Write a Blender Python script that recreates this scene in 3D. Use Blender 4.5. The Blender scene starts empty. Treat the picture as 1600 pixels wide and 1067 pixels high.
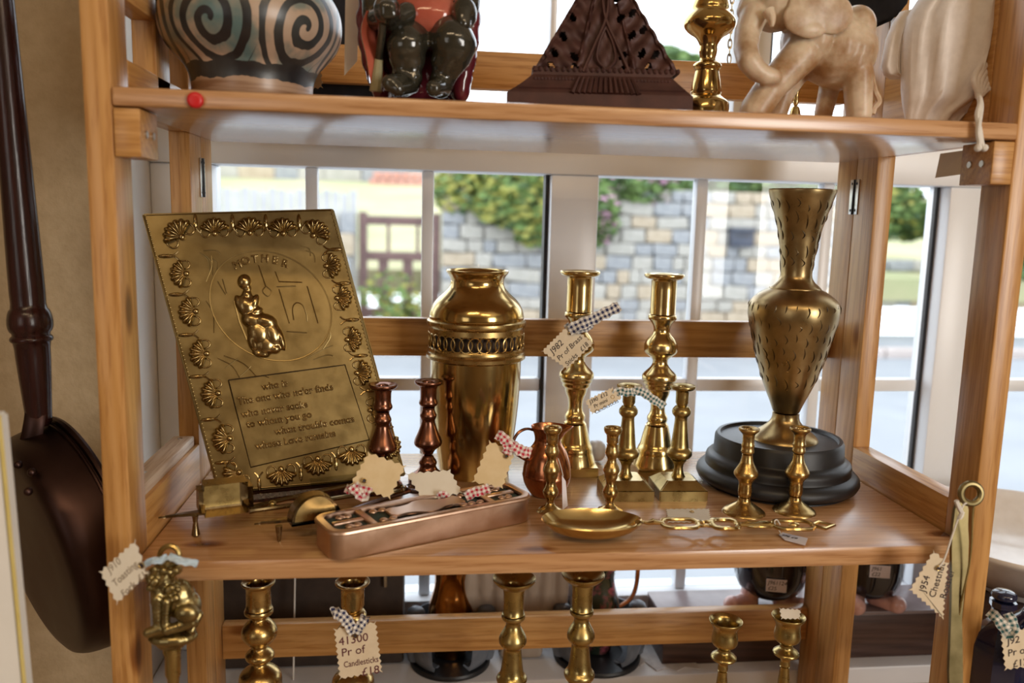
import bpy, bmesh, math, random
import numpy as np
from mathutils import Vector, Matrix
random.seed(7)
SC = bpy.context.scene
COL = SC.collection
PI = math.pi

# ------------------------------------------------------------------ camera (solved from the shelf unit's own edges)
CX, CY, CZ, PITCH, YAW, ROLL, FPX = 0.24988, -0.73248, -0.08291, 0.14737, 0.11478, 0.02497, 1296.09
_cy, _sy, _cp, _sp = math.cos(YAW), math.sin(YAW), math.cos(PITCH), math.sin(PITCH)
FW = Vector((_sy*_cp, _cy*_cp, -_sp)); _r = Vector((_cy, -_sy, 0)); _u = _r.cross(FW)
RT = math.cos(ROLL)*_r + math.sin(ROLL)*_u
UP = -math.sin(ROLL)*_r + math.cos(ROLL)*_u
CAM = Vector((CX, CY, CZ))
cam_d = bpy.data.cameras.new('camera'); cam = bpy.data.objects.new('camera', cam_d); COL.objects.link(cam)
cam.matrix_world = Matrix(((RT.x, UP.x, -FW.x, CX), (RT.y, UP.y, -FW.y, CY), (RT.z, UP.z, -FW.z, CZ), (0, 0, 0, 1)))
cam_d.sensor_width = 36; cam_d.lens = 36*FPX/1600; cam_d.clip_start = .02; cam_d.clip_end = 400
cam_d.dof.use_dof = True; cam_d.dof.focus_distance = .93; cam_d.dof.aperture_fstop = 3.6
SC.camera = cam

# ------------------------------------------------------------------ world, lights, exposure
wd = bpy.data.worlds.new('world'); SC.world = wd; wd.use_nodes = True
bg = wd.node_tree.nodes['Background']; bg.inputs[0].default_value = (.92, .96, 1.0, 1); bg.inputs[1].default_value = 3.0

def area(name, loc, target, sx, sy, power, col):
    l = bpy.data.lights.new(name, 'AREA'); l.shape = 'RECTANGLE'; l.size = sx; l.size_y = sy; l.energy = power; l.color = col
    o = bpy.data.objects.new(name, l); COL.objects.link(o); o.location = loc
    o.rotation_euler = (Vector(target)-Vector(loc)).to_track_quat('-Z', 'Y').to_euler(); return o
area('shop_lamp', (-.1, -1.5, 1.03), (-.1, -1.5, 0), .9, .10, 9, (1, .72, .42))
area('shop_lamp', (1.1, -1.9, 1.03), (1.1, -1.9, 0), .9, .10, 9, (1, .72, .42))
area('shop_window_light', (2.2, -2.6, .1), (.4, 0, -.2), .9, 1.2, 44, (1, .95, .88))
area('shop_window_light', (-1.4, -2.6, .1), (.4, 0, -.2), .9, 1.2, 5, (1, .96, .90))
SC.view_settings.view_transform = 'Standard'; SC.view_settings.look = 'None'
SC.view_settings.gamma = 1; SC.view_settings.use_curve_mapping = False
SC.view_settings.exposure = 0.1
SC.cycles.max_bounces = 10; SC.cycles.transparent_max_bounces = 16
SC.cycles.sample_clamp_indirect = 8; SC.cycles.use_denoising = True
SC.cycles.caustics_reflective = False; SC.cycles.caustics_refractive = False

# ------------------------------------------------------------------ pixel <-> world (the photograph is 1600 x 1067)
def ray(x, y): return FW + RT*((x-800)/FPX) - UP*((y-533.5)/FPX)
def onz(x, y, z): d = ray(x, y); return CAM + d*((z-CZ)/d.z)
def at(x, y, Y): d = ray(x, y); return CAM + d*((Y-CY)/d.y)
def onx(x, y, X): d = ray(x, y); return CAM + d*((X-CX)/d.x)
def depth(P): return (Vector(P)-CAM).dot(FW)
def py_of(P): d = Vector(P)-CAM; return 533.5 - FPX*d.dot(UP)/d.dot(FW)
def mpp(P): return depth(P)/FPX
def z_at(X, Y, y):                       # height on the vertical line (X, Y) that is seen in image row y
    k = (533.5-y)/FPX; a = Vector((X, Y, 0))-CAM
    n = UP - FW*k
    return -a.dot(n)/n.z
def base_at(cx, yb, Z, hw):
    P = onz(cx, yb, Z); d = Vector((P.x-CX, P.y-CY, 0)).normalized()
    return P + d*(hw*mpp(P))

# ------------------------------------------------------------------ materials
def new_mat(name):
    m = bpy.data.materials.new(name); m.use_nodes = True
    return m, m.node_tree.nodes, m.node_tree.links, m.node_tree.nodes['Principled BSDF']
def ramp(n, stops):
    r = n.new('ShaderNodeValToRGB'); e = r.color_ramp.elements
    while len(e) < len(stops): e.new(.5)
    for k, (p, c) in enumerate(stops): e[k].position = p; e[k].color = (*c, 1)
    return r
def coords(n, l, scale=(1, 1, 1), out='Object'):
    t = n.new('ShaderNodeTexCoord'); mp = n.new('ShaderNodeMapping'); mp.inputs['Scale'].default_value = scale
    l.new(t.outputs[out], mp.inputs['Vector']); return mp.outputs[0]
def noise(n, l, vec, scale, detail=4, rough=.55):
    t = n.new('ShaderNodeTexNoise'); t.inputs['Scale'].default_value = scale; t.inputs['Detail'].default_value = detail
    t.inputs['Roughness'].default_value = rough; l.new(vec, t.inputs['Vector']); return t
def bump(n, l, h, b, strength=.2, dist=.001):
    bp = n.new('ShaderNodeBump'); bp.inputs['Strength'].default_value = strength; bp.inputs['Distance'].default_value = dist
    l.new(h, bp.inputs['Height']); l.new(bp.outputs[0], b.inputs['Normal'])
def mix2(name, c1, c2, scale=20, rough=.5, metal=0, bstr=0, bdist=.001, lo=.35, hi=.7, detail=5, r2=None, spec=None, stretch=(1, 1, 1), coat=0):
    m, n, l, b = new_mat(name); v = coords(n, l, stretch)
    t = noise(n, l, v, scale, detail); r = ramp(n, [(lo, c1), (hi, c2)])
    l.new(t.outputs[0], r.inputs[0]); l.new(r.outputs[0], b.inputs['Base Color'])
    b.inputs['Roughness'].default_value = rough; b.inputs['Metallic'].default_value = metal
    if spec is not None: b.inputs['Specular IOR Level'].default_value = spec
    if coat: b.inputs['Coat Weight'].default_value = coat; b.inputs['Coat Roughness'].default_value = .08
    if r2 is not None:
        mr = n.new('ShaderNodeMapRange'); mr.inputs[1].default_value = lo; mr.inputs[2].default_value = hi
        mr.inputs[3].default_value = rough; mr.inputs[4].default_value = r2
        l.new(t.outputs[0], mr.inputs[0]); l.new(mr.outputs[0], b.inputs['Roughness'])
    if bstr: bump(n, l, t.outputs[0], b, bstr, bdist)
    return m
def wood(name, axis, c1, c2, c3, rough=.32, spec=.5):
    m, n, l, b = new_mat(name)
    s = [1, 1, 1]; s[axis] = .05
    v = coords(n, l, s)
    w = noise(n, l, v, 22, 3, .6); w2 = noise(n, l, v, 330, 3, .6)
    wv = n.new('ShaderNodeTexWave'); wv.wave_type = 'BANDS'; wv.bands_direction = 'DIAGONAL'; wv.inputs['Scale'].default_value = 52
    wv.inputs['Distortion'].default_value = 7; wv.inputs['Detail'].default_value = 2; wv.inputs['Detail Scale'].default_value = .8
    l.new(v, wv.inputs['Vector'])
    mx = n.new('ShaderNodeMix'); mx.inputs[0].default_value = .30; l.new(w.outputs[0], mx.inputs[2]); l.new(wv.outputs[1], mx.inputs[3])
    r = ramp(n, [(.22, c1), (.52, c2), (.85, c3)]); l.new(mx.outputs[0], r.inputs[0])
    fr = ramp(n, [(.36, (.76, .68, .60)), (.50, (.97, .96, .95)), (.7, (1, 1, 1))]); l.new(w2.outputs[0], fr.inputs[0])
    s2 = [1, 1, 1]; s2[axis] = .42; v2 = coords(n, l, s2); vo = n.new('ShaderNodeTexVoronoi'); vo.inputs['Scale'].default_value = 11; l.new(v2, vo.inputs['Vector'])
    kr = ramp(n, [(.05, (.20, .12, .08)), (.085, (.55, .42, .32)), (.12, (1, 1, 1))]); l.new(vo.outputs['Distance'], kr.inputs[0])
    mk = n.new('ShaderNodeMix'); mk.data_type = 'RGBA'; mk.blend_type = 'MULTIPLY'; mk.inputs[0].default_value = 1; l.new(fr.outputs[0], mk.inputs[6]); l.new(kr.outputs[0], mk.inputs[7]); fr = mk
    mm = n.new('ShaderNodeMix'); mm.data_type = 'RGBA'; mm.blend_type = 'MULTIPLY'; mm.inputs[0].default_value = 1
    l.new(r.outputs[0], mm.inputs[6]); l.new(fr.outputs[2], mm.inputs[7]); l.new(mm.outputs[2], b.inputs['Base Color'])
    b.inputs['Roughness'].default_value = rough; b.inputs['Specular IOR Level'].default_value = spec
    bump(n, l, w2.outputs[0], b, .22, .0008)
    return m
PA, PB, PC = (.46, .225, .065), (.56, .295, .095), (.62, .345, .13)
WX = wood('pine_along', 0, PA, PB, PC); WY = wood('pine_deep', 1, PA, PB, PC); WZ = wood('pine_upright', 2, PA, PB, PC)
WP = wood('pale_pine', 1, (.55, .40, .28), (.66, .52, .40), (.70, .58, .46), .5)
WS = wood('pine_shelf', 0, (.48, .25, .11), (.57, .32, .15), (.63, .37, .19), .25)
WS.node_tree.nodes['Principled BSDF'].inputs['Coat Weight'].default_value = .5; WS.node_tree.nodes['Principled BSDF'].inputs['Coat Roughness'].default_value = .2
DARKW = wood('dark_handle_wood', 2, (.018, .006, .006), (.034, .010, .009), (.05, .015, .012), .24)
BOXW = wood('dark_box_wood', 0, (.045, .022, .016), (.075, .036, .026), (.10, .05, .035), .35)
def metal(name, c1, c2, rough, r2, scale=28, bstr=.05, spot=None):
    m = mix2(name, c1, c2, scale, rough, 1.0, bstr, .0006, .3, .72, 6, r2)
    return m
BRASS = metal('brass', (.56, .40, .16), (.69, .53, .25), .16, .24, 40)
BRASSD = metal('aged_brass', (.40, .27, .10), (.58, .41, .17), .22, .34, 50)
BRASSO = metal('olive_brass', (.36, .27, .10), (.52, .39, .16), .24, .36, 60)
BRASSP = metal('plaque_brass', (.29, .21, .085), (.40, .295, .125), .34, .44, 45, .3)
BRASSR = metal('polished_relief_brass', (.33, .24, .105), (.50, .37, .17), .19, .28, 60, .1)
BRASSV = metal('vase_brass', (.32, .23, .105), (.50, .37, .18), .26, .38, 45, .15)
URN = metal('urn_brass', (.48, .32, .11), (.60, .43, .18), .12, .20, 14)
COPPER = metal('copper', (.46, .18, .09), (.60, .27, .14), .16, .28, 30)
COPPERD = metal('dark_copper', (.20, .085, .055), (.29, .135, .085), .2, .3, 40)
COPPERB = metal('box_copper', (.60, .40, .28), (.70, .49, .36), .32, .44, 60)
PANM = metal('pan_copper', (.045, .026, .023), (.085, .048, .042), .34, .46, 12)
STEEL = metal('steel', (.55, .54, .52), (.7, .69, .66), .25, .35, 60)
IRON = mix2('cast_iron_brown', (.045, .015, .012), (.075, .026, .020), 60, .55, .25, .3, .001)
BLACKP = mix2('black_plinth_paint', (.012, .013, .016), (.018, .019, .022), 70, .42, 0, .1, .0005)
VERDI = mix2('verdigris', (.02, .055, .048), (.05, .05, .035), 80, .7, .2)
WHITE = mix2('white_upvc', (.80, .82, .85), (.84, .86, .89), 8, .3)
SEAL = mix2('black_rubber_seal', (.02, .02, .025), (.03, .03, .035), 40, .5)
PLAST = mix2('tan_plaster', (.46, .35, .21), (.52, .40, .25), 60, .9, 0, .7, .004)
REVEAL = mix2('white_plaster', (.78, .77, .73), (.82, .81, .78), 20, .7)
CREAMW = mix2('brown_wall', (.20, .14, .085), (.30, .22, .14), 8, .8)
CEILM = mix2('ceiling_paint', (.62, .52, .38), (.66, .56, .42), 6, .8)
CARPET = mix2('tan_carpet', (.34, .25, .17), (.42, .31, .22), 60, .95)
SILLM = mix2('white_sill_paint', (.74, .74, .76), (.8, .8, .82), 10, .35)
CARD = mix2('cream_card', (.70, .53, .29), (.77, .61, .37), 60, .75, 0, .1, .0004)
CARDT = mix2('tan_card', (.70, .58, .41), (.77, .66, .49), 60, .75)
CARDW = mix2('pale_card', (.80, .74, .62), (.84, .79, .68), 60, .75)
LABELM = mix2('white_label', (.80, .74, .80), (.84, .80, .84), 60, .6)
INK = mix2('dark_ink', (.03, .02, .02), (.06, .04, .04), 90, .7)
REDP = mix2('red_plastic', (.55, .012, .015), (.62, .018, .02), 40, .35)
CLOTH = mix2('unbleached_cotton', (.72, .66, .61), (.80, .74, .69), 120, .9, 0, .25, .0008)
BLACKF = mix2('black_felt', (.008, .009, .014), (.014, .015, .02), 80, .9)
ELEPH = mix2('carved_soapstone', (.34, .19, .085), (.66, .54, .40), 26, .40, 0, .12, .001, .36, .60, 8); ELEPH.node_tree.nodes['Principled BSDF'].inputs['Subsurface Weight'].default_value = .25; ELEPH.node_tree.nodes['Principled BSDF'].inputs['Subsurface Scale'].default_value = .01
GREYC = mix2('slate_grey_glaze', (.10, .115, .14), (.15, .165, .195), 50, .4, 0, .1, .0006)
BLKG = mix2('black_glaze', (.006, .006, .012), (.010, .010, .018), 30, .06, coat=.6)
PINKG = mix2('pink_glaze', (.62, .34, .30), (.70, .42, .37), 30, .15, coat=.5)
LUSTRE = metal('copper_lustre', (.35, .13, .03), (.55, .24, .06), .07, .14, 20)
FLORAL = mix2('dark_floral_glaze', (.02, .03, .02), (.35, .07, .10), 55, .1, lo=.5, hi=.66, coat=.5)
HIDE = mix2('tan_leather', (.32, .24, .18), (.42, .33, .25), 12, .5, stretch=(3, 1, .4))
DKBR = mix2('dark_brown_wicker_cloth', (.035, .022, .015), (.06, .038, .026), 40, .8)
WBOWL = mix2('crazed_white_glaze', (.66, .60, .54), (.76, .71, .66), 30, .2, coat=.3)
COBALT = mix2('dark_blue_glaze', (.008, .010, .03), (.014, .018, .055), 20, .08, coat=.6)
GREYFL = mix2('grey_carpet', (.16, .15, .14), (.22, .20, .19), 80, .95)
LACE = mix2('white_lace', (.6, .58, .58), (.72, .70, .70), 90, .9, 0, .5, .003)
CHAINM = metal('chain_metal', (.45, .36, .2), (.6, .48, .28), .25, .35)
BRASSL = metal('antique_brass', (.20, .16, .07), (.44, .35, .16), .24, .36, 70, .3)

def glass(name, tint=(.96, .98, 1)):
    m, n, l, b = new_mat(name); n.remove(b); out = n['Material Output']
    t = n.new('ShaderNodeBsdfTransparent'); t.inputs[0].default_value = (*tint, 1)
    g = n.new('ShaderNodeBsdfGlossy'); g.inputs['Roughness'].default_value = .02
    f = n.new('ShaderNodeFresnel'); f.inputs[0].default_value = 1.45
    x = n.new('ShaderNodeMixShader'); ge = n.new('ShaderNodeNewGeometry'); sb = n.new('ShaderNodeMath'); sb.operation = 'SUBTRACT'; sb.inputs[0].default_value = 1; l.new(ge.outputs['Backfacing'], sb.inputs[1])
    mu = n.new('ShaderNodeMath'); mu.operation = 'MULTIPLY'; l.new(sb.outputs[0], mu.inputs[0]); l.new(f.outputs[0], mu.inputs[1])
    l.new(mu.outputs[0], x.inputs[0]); l.new(t.outputs[0], x.inputs[1]); l.new(g.outputs[0], x.inputs[2])
    l.new(x.outputs[0], out.inputs[0]); return m
GLASS = glass('window_glass')
ACRYL = glass('clear_plastic', (.85, .85, .82))

def gingham(name, c, w=(.82, .78, .72)):
    m, n, l, b = new_mat(name)
    uv = n.new('ShaderNodeTexCoord'); sp = n.new('ShaderNodeSeparateXYZ'); l.new(uv.outputs['UV'], sp.inputs[0])
    vals = []
    for k in (0, 1):
        fr = n.new('ShaderNodeMath'); fr.operation = 'FRACT'; l.new(sp.outputs[k], fr.inputs[0])
        gt = n.new('ShaderNodeMath'); gt.operation = 'GREATER_THAN'; gt.inputs[1].default_value = .5; l.new(fr.outputs[0], gt.inputs[0]); vals.append(gt)
    ad = n.new('ShaderNodeMath'); ad.operation = 'ADD'; l.new(vals[0].outputs[0], ad.inputs[0]); l.new(vals[1].outputs[0], ad.inputs[1])
    hf = n.new('ShaderNodeMath'); hf.operation = 'MULTIPLY'; hf.inputs[1].default_value = .5; l.new(ad.outputs[0], hf.inputs[0])
    mid = tuple((a+q)/2 for a, q in zip(c, w))
    r = ramp(n, [(0, w), (.4, mid), (.9, c)]); r.color_ramp.interpolation = 'CONSTANT'
    l.new(hf.outputs[0], r.inputs[0]); l.new(r.outputs[0], b.inputs['Base Color']); b.inputs['Roughness'].default_value = .9
    return m
RGING = gingham('red_gingham', (.50, .02, .05)); BGING = gingham('navy_gingham', (.02, .025, .09)); GGING = gingham('green_gingham', (.03, .12, .13))
BLUER = mix2('pale_blue_ribbon', (.42, .55, .66), (.55, .66, .74), 60, .6)
STRING = mix2('white_string', (.7, .66, .6), (.78, .74, .68), 120, .9)

# painted pot: spirals are slip decoration fired on the pot
def pot_material():
    m, n, l, b = new_mat('painted_spiral_pottery')
    uv = n.new('ShaderNodeTexCoord'); sp = n.new('ShaderNodeSeparateXYZ'); l.new(uv.outputs['UV'], sp.inputs[0])
    def M(op, a, c=None, d=None):
        x = n.new('ShaderNodeMath'); x.operation = op
        for k, q in enumerate((a, c, d)):
            if q is None: continue
            if isinstance(q, (int, float)): x.inputs[k].default_value = q
            else: l.new(q, x.inputs[k])
        return x.outputs[0]
    nz = n.new('ShaderNodeTexNoise'); nz.inputs['Scale'].default_value = 28; nz.inputs['Detail'].default_value = 3
    mp = n.new('ShaderNodeMapping'); mp.inputs['Scale'].default_value = (1, 1, 1); l.new(uv.outputs['UV'], mp.inputs[0]); l.new(mp.outputs[0], nz.inputs['Vector'])
    wob = M('MULTIPLY', M('SUBTRACT', nz.outputs[0], .5), .012)
    U, V = sp.outputs[0], M('ADD', sp.outputs[1], wob)          # metres round the belly, metres up
    cell = .0905
    cu = M('MULTIPLY', M('SUBTRACT', M('FRACT', M('DIVIDE', U, cell)), .5), cell)
    cv = M('SUBTRACT', V, .069)
    rad = M('SQRT', M('ADD', M('MULTIPLY', cu, cu), M('MULTIPLY', cv, cv)))
    ang = M('DIVIDE', M('ARCTAN2', cv, cu), 2*PI)
    s = M('FRACT', M('ADD', M('SUBTRACT', M('DIVIDE', rad, .0168), ang), .15))
    band = M('MULTIPLY', M('LESS_THAN', s, M('ADD', .47, M('MULTIPLY', wob, 34))), M('LESS_THAN', rad, .047))
    foot = M('MULTIPLY', M('GREATER_THAN', V, .0235), M('LESS_THAN', V, .0375))
    black = M('MAXIMUM', band, foot)
    low = M('LESS_THAN', V, .0235)
    wash = n.new('ShaderNodeTexNoise'); wash.inputs['Scale'].default_value = 22; wash.inputs['Detail'].default_value = 4; l.new(uv.outputs['UV'], wash.inputs['Vector'])
    body = ramp(n, [(.36, (.10, .17, .17)), (.46, (.20, .22, .19)), (.55, (.46, .34, .25)), (.75, (.52, .40, .31))]); l.new(wash.outputs[0], body.inputs[0])
    sl = n.new('ShaderNodeTexNoise'); sl.inputs['Scale'].default_value = 9; mpp_ = n.new('ShaderNodeMapping'); mpp_.inputs['Scale'].default_value = (1, 22, 1)
    l.new(uv.outputs['UV'], mpp_.inputs[0]); l.new(mpp_.outputs[0], sl.inputs['Vector'])
    clay = ramp(n, [(.35, (.22, .115, .06)), (.6, (.40, .27, .18))]); l.new(sl.outputs[0], clay.inputs[0])
    ink = ramp(n, [(.4, (.016, .016, .018)), (.72, (.05, .055, .055))]); l.new(wash.outputs[0], ink.inputs[0])
    def mixc(f, a, c):
        x = n.new('ShaderNodeMix'); x.data_type = 'RGBA'; l.new(f, x.inputs[0]); l.new(a, x.inputs[6]); l.new(c, x.inputs[7]); return x.outputs[2]
    o = mixc(black, mixc(low, body.outputs[0], clay.outputs[0]), ink.outputs[0])
    l.new(o, b.inputs['Base Color']); b.inputs['Roughness'].default_value = .36; b.inputs['Coat Weight'].default_value = .15; b.inputs['Coat Roughness'].default_value = .2
    return m
POTM = pot_material()
# figure glazes
FIG_D = mix2('dark_olive_glaze', (.018, .017, .012), (.045, .042, .030), 40, .12, coat=.5)
FIG_R = mix2('coral_glaze', (.40, .085, .055), (.52, .14, .09), 30, .12, coat=.5)
FIG_C = mix2('maroon_glaze', (.10, .012, .02), (.16, .02, .03), 30, .1, coat=.5)
FIG_S = mix2('pale_green_glaze', (.28, .25, .14), (.36, .32, .19), 30, .2)
# outside
STONES = [mix2('limestone', (.40, .38, .33), (.52, .49, .44), 3, .9, 0, .4, .02), mix2('grey_stone', (.28, .29, .30), (.40, .40, .40), 3, .9, 0, .4, .02),
          mix2('warm_stone', (.42, .34, .24), (.54, .45, .34), 3, .9, 0, .4, .02)]
MORTAR = mix2('mortar', (.36, .34, .31), (.44, .42, .38), 6, .95)
ROADM = mix2('pale_tarmac', (.27, .285, .305), (.31, .325, .345), 2, .9)
KERBM = mix2('kerb_stone', (.46, .40, .37), (.54, .47, .44), 2, .9)
LAWNM = mix2('dry_lawn', (.36, .38, .20), (.52, .46, .28), .8, .95)
GATEM = mix2('brown_gate_wood', (.13, .075, .07), (.19, .11, .10), 6, .7)
FENCEM = mix2('grey_boards', (.42, .42, .46), (.52, .52, .56), 4, .8)
BRICKM = mix2('terracotta', (.55, .26, .20), (.62, .32, .26), 4, .8)
LEAVES = [mix2('leaf_green', (.12, .20, .05), (.20, .30, .09), 2, .7), mix2('leaf_yellow', (.36, .36, .08), (.48, .44, .12), 2, .7),
          mix2('leaf_dark', (.07, .13, .05), (.12, .20, .08), 2, .7), mix2('pink_flower', (.6, .3, .45), (.7, .42, .55), 2, .7)]
BOXBLUE = mix2('dark_letterbox_paint', (.05, .06, .085), (.07, .08, .11), 8, .4)

# ------------------------------------------------------------------ builders
def finish(name, me, mat, parent=None, smooth=35, loc=None):
    if mat is not None and not me.materials: me.materials.append(mat)
    if smooth:
        me.polygons.foreach_set('use_smooth', [True]*len(me.polygons)); me.set_sharp_from_angle(angle=math.radians(smooth))
    o = bpy.data.objects.new(name, me); COL.objects.link(o)
    if parent is not None: o.parent = parent
    if loc is not None: o.location = loc
    return o
def wloc(o):
    v = Vector(o.location)
    while o.parent: o = o.parent; v += Vector(o.location)
    return v
def obj(name, bm, mat, parent=None, smooth=35, world=True):
    """bm holds world coordinates (world=True) or coordinates local to the parent; one mesh object"""
    if parent is not None and world: bmesh.ops.translate(bm, verts=bm.verts, vec=-wloc(parent))
    me = bpy.data.meshes.new(name); bmesh.ops.recalc_face_normals(bm, faces=bm.faces); bm.to_mesh(me); bm.free()
    return finish(name, me, mat, parent, smooth)
def thing(name, label, cat, loc=(0, 0, 0), group=None):
    o = bpy.data.objects.new(name, None); COL.objects.link(o); o.location = loc; o.empty_display_size = .02
    o['label'] = label; o['category'] = cat
    if group: o['group'] = group
    return o
def tag(o, label, cat, group=None):
    o['label'] = label; o['category'] = cat
    if group: o['group'] = group
    return o
def struct(o, label=None):
    o['kind'] = 'structure'
    if label: o['label'] = label
    return o
def dup(root, loc, label):
    def cp(o, par):
        c = o.copy(); COL.objects.link(c)
        if par is not None: c.parent = par
        for ch in list(o.children): cp(ch, c)
        return c
    r = cp(root, None); r.location = loc; r['label'] = label; return r
def box(bm, a, b, bev=0):
    a, b = Vector(a), Vector(b)
    r = bmesh.ops.create_cube(bm, size=1); vs = r['verts']
    for v in vs: v.co = Vector(((a.x+b.x)/2+v.co.x*(b.x-a.x), (a.y+b.y)/2+v.co.y*(b.y-a.y), (a.z+b.z)/2+v.co.z*(b.z-a.z)))
    if bev:
        es = list({e for v in vs for e in v.link_edges}); bmesh.ops.bevel(bm, geom=es, offset=bev, segments=2, affect='EDGES', profile=.5)
    return bm
def bx(a, b, bev=0): return box(bmesh.new(), a, b, bev)
def frame_mat(o, ex, ey, ez):
    return Matrix(((ex[0], ey[0], ez[0], o[0]), (ex[1], ey[1], ez[1], o[1]), (ex[2], ey[2], ez[2], o[2]), (0, 0, 0, 1)))
def axes(direction):
    z = Vector(direction).normalized(); h = Vector((0, 0, 1)) if abs(z.z) < .9 else Vector((0, 1, 0))
    x = h.cross(z).normalized(); return x, z.cross(x), z
def chaikin(p, it=1):
    for _ in range(it):
        q = [p[0]]
        for a, b in zip(p[:-1], p[1:]):
            q.append((a[0]*.75+b[0]*.25, a[1]*.75+b[1]*.25)); q.append((a[0]*.25+b[0]*.75, a[1]*.25+b[1]*.75))
        q.append(p[-1]); p = q
    return p
def lathe(prof, seg=48, M=None, uvscale=None, bm=None, a0=0, a1=None):
    bm = bm or bmesh.new(); rings = []; full = a1 is None; A1 = 2*PI if full else a1
    n = seg if full else seg+1
    uvl = bm.loops.layers.uv.verify() if uvscale else None
    for r, z in prof:
        if r < 1e-6: rings.append([bm.verts.new((0, 0, z))])
        else: rings.append([bm.verts.new((r*math.cos(a0+(A1-a0)*k/seg), r*math.sin(a0+(A1-a0)*k/seg), z)) for k in range(n)])
    for i in range(len(rings)-1):
        A, B = rings[i], rings[i+1]
        for k in range(seg):
            k2 = (k+1) % n if full else k+1
            if len(A) == 1 and len(B) == 1: continue
            if len(A) == 1: f = bm.faces.new((A[0], B[k2], B[k]))
            elif len(B) == 1: f = bm.faces.new((A[k], A[k2], B[0]))
            else: f = bm.faces.new((A[k], A[k2], B[k2], B[k]))
            if uvscale:
                for lp in f.loops:
                    z = lp.vert.co.z; kk = k if lp.vert in (A[k % len(A)], B[k % len(B)]) else k+1
                    lp[uvl].uv = ((kk/seg)*2*PI*uvscale, z)
    if M is not None: bm.transform(M)
    return bm
def tube(bm, pts, r, seg=8, closed=False, flat=1.0):
    pts = [Vector(p) for p in pts]; n = len(pts); rs = r if isinstance(r, (list, tuple)) else [r]*n; rings = []; up = None
    for i, p in enumerate(pts):
        t = (pts[(i+1) % n]-pts[i-1]) if closed else (pts[min(i+1, n-1)]-pts[max(i-1, 0)])
        t.normalize()
        if up is None: up = Vector((0, 0, 1)) if abs(t.z) < .95 else Vector((0, 1, 0))
        x = up.cross(t).normalized(); y = t.cross(x); up = y
        rings.append([bm.verts.new(p+x*rs[i]*math.cos(2*PI*k/seg)+y*rs[i]*flat*math.sin(2*PI*k/seg)) for k in range(seg)])
    for i in range(n if closed else n-1):
        A, B = rings[i], rings[(i+1) % n]
        for k in range(seg): bm.faces.new((A[k], A[(k+1) % seg], B[(k+1) % seg], B[k]))
    if not closed: bm.faces.new(rings[0][::-1]); bm.faces.new(rings[-1])
    return bm
def spline(pts, n=8):
    pts = [Vector(p) for p in pts]; P = [pts[0]]+pts+[pts[-1]]; out = []
    for i in range(1, len(P)-2):
        for k in range(n):
            t = k/n; a, b, c, d = P[i-1], P[i], P[i+1], P[i+2]
            out.append(.5*((2*b)+(c-a)*t+(2*a-5*b+4*c-d)*t*t+(3*b-a-3*c+d)*t**3))
    out.append(pts[-1]); return out
def ball(bm, c, r, M=None, seg=16):
    r = r if hasattr(r, '__len__') else (r, r, r)
    v = bmesh.ops.create_uvsphere(bm, u_segments=seg, v_segments=seg//2+2, radius=1)['verts']
    for x in v:
        p = Vector((x.co.x*r[0], x.co.y*r[1], x.co.z*r[2]))
        if M is not None: p = M @ p
        x.co = p+Vector(c)
def capsule(bm, p0, p1, r0, r1, n=6):
    for k in range(n+1):
        t = k/n; ball(bm, Vector(p0).lerp(Vector(p1), t), r0+(r1-r0)*t, seg=14)
def blob(bm, voxel, smooth_it=4):
    """union of overlapping balls as one continuous skin"""
    me = bpy.data.meshes.new('blob'); bm.to_mesh(me); bm.free()
    o = bpy.data.objects.new('blob', me); COL.objects.link(o)
    md = o.modifiers.new('r', 'REMESH'); md.mode = 'VOXEL'; md.voxel_size = voxel
    sm = o.modifiers.new('s', 'SMOOTH'); sm.factor = .5; sm.iterations = smooth_it
    dg = bpy.context.evaluated_depsgraph_get(); r = bpy.data.meshes.new_from_object(o.evaluated_get(dg))
    bpy.data.objects.remove(o); b2 = bmesh.new(); b2.from_mesh(r); bpy.data.meshes.remove(r); return b2
def prism(outline, ex, ey, n, o, th):
    """closed outline in the plane (o, ex, ey), solid of thickness th centred along n"""
    bm = bmesh.new(); ex, ey, n, o = Vector(ex), Vector(ey), Vector(n), Vector(o)
    A = [bm.verts.new(o+ex*a+ey*b+n*th/2) for a, b in outline]; B = [bm.verts.new(o+ex*a+ey*b-n*th/2) for a, b in outline]
    bm.faces.new(A); bm.faces.new(B[::-1]); k = len(A)
    for i in range(k): bm.faces.new((A[i], B[i], B[(i+1) % k], A[(i+1) % k]))
    return bm
def text(name, body, size, o, ex, ey, parent, mat=INK, align='LEFT', shear=.15, space=1.0, ext=.0001, bev=0, fit=None):
    cu = bpy.data.curves.new(name, 'FONT'); cu.body = body; cu.size = size; cu.align_x = align; cu.shear = shear; cu.extrude = ext; cu.space_character = space
    cu.resolution_u = 3
    if bev: cu.bevel_depth = bev; cu.bevel_resolution = 1
    t = bpy.data.objects.new('t', cu); COL.objects.link(t)
    dg = bpy.context.evaluated_depsgraph_get(); me = bpy.data.meshes.new_from_object(t.evaluated_get(dg)); bpy.data.objects.remove(t)
    if fit and len(me.vertices):
        wx = max(v.co.x for v in me.vertices)
        if wx > fit: me.transform(Matrix.Diagonal((fit/wx, max(fit/wx, .75), 1, 1)))
    ex, ey = Vector(ex), Vector(ey); M = frame_mat(Vector(o)-wloc(parent), ex, ey, ex.cross(ey)); me.transform(M); me.name = name
    return finish(name, me, mat, parent, 0)
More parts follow.
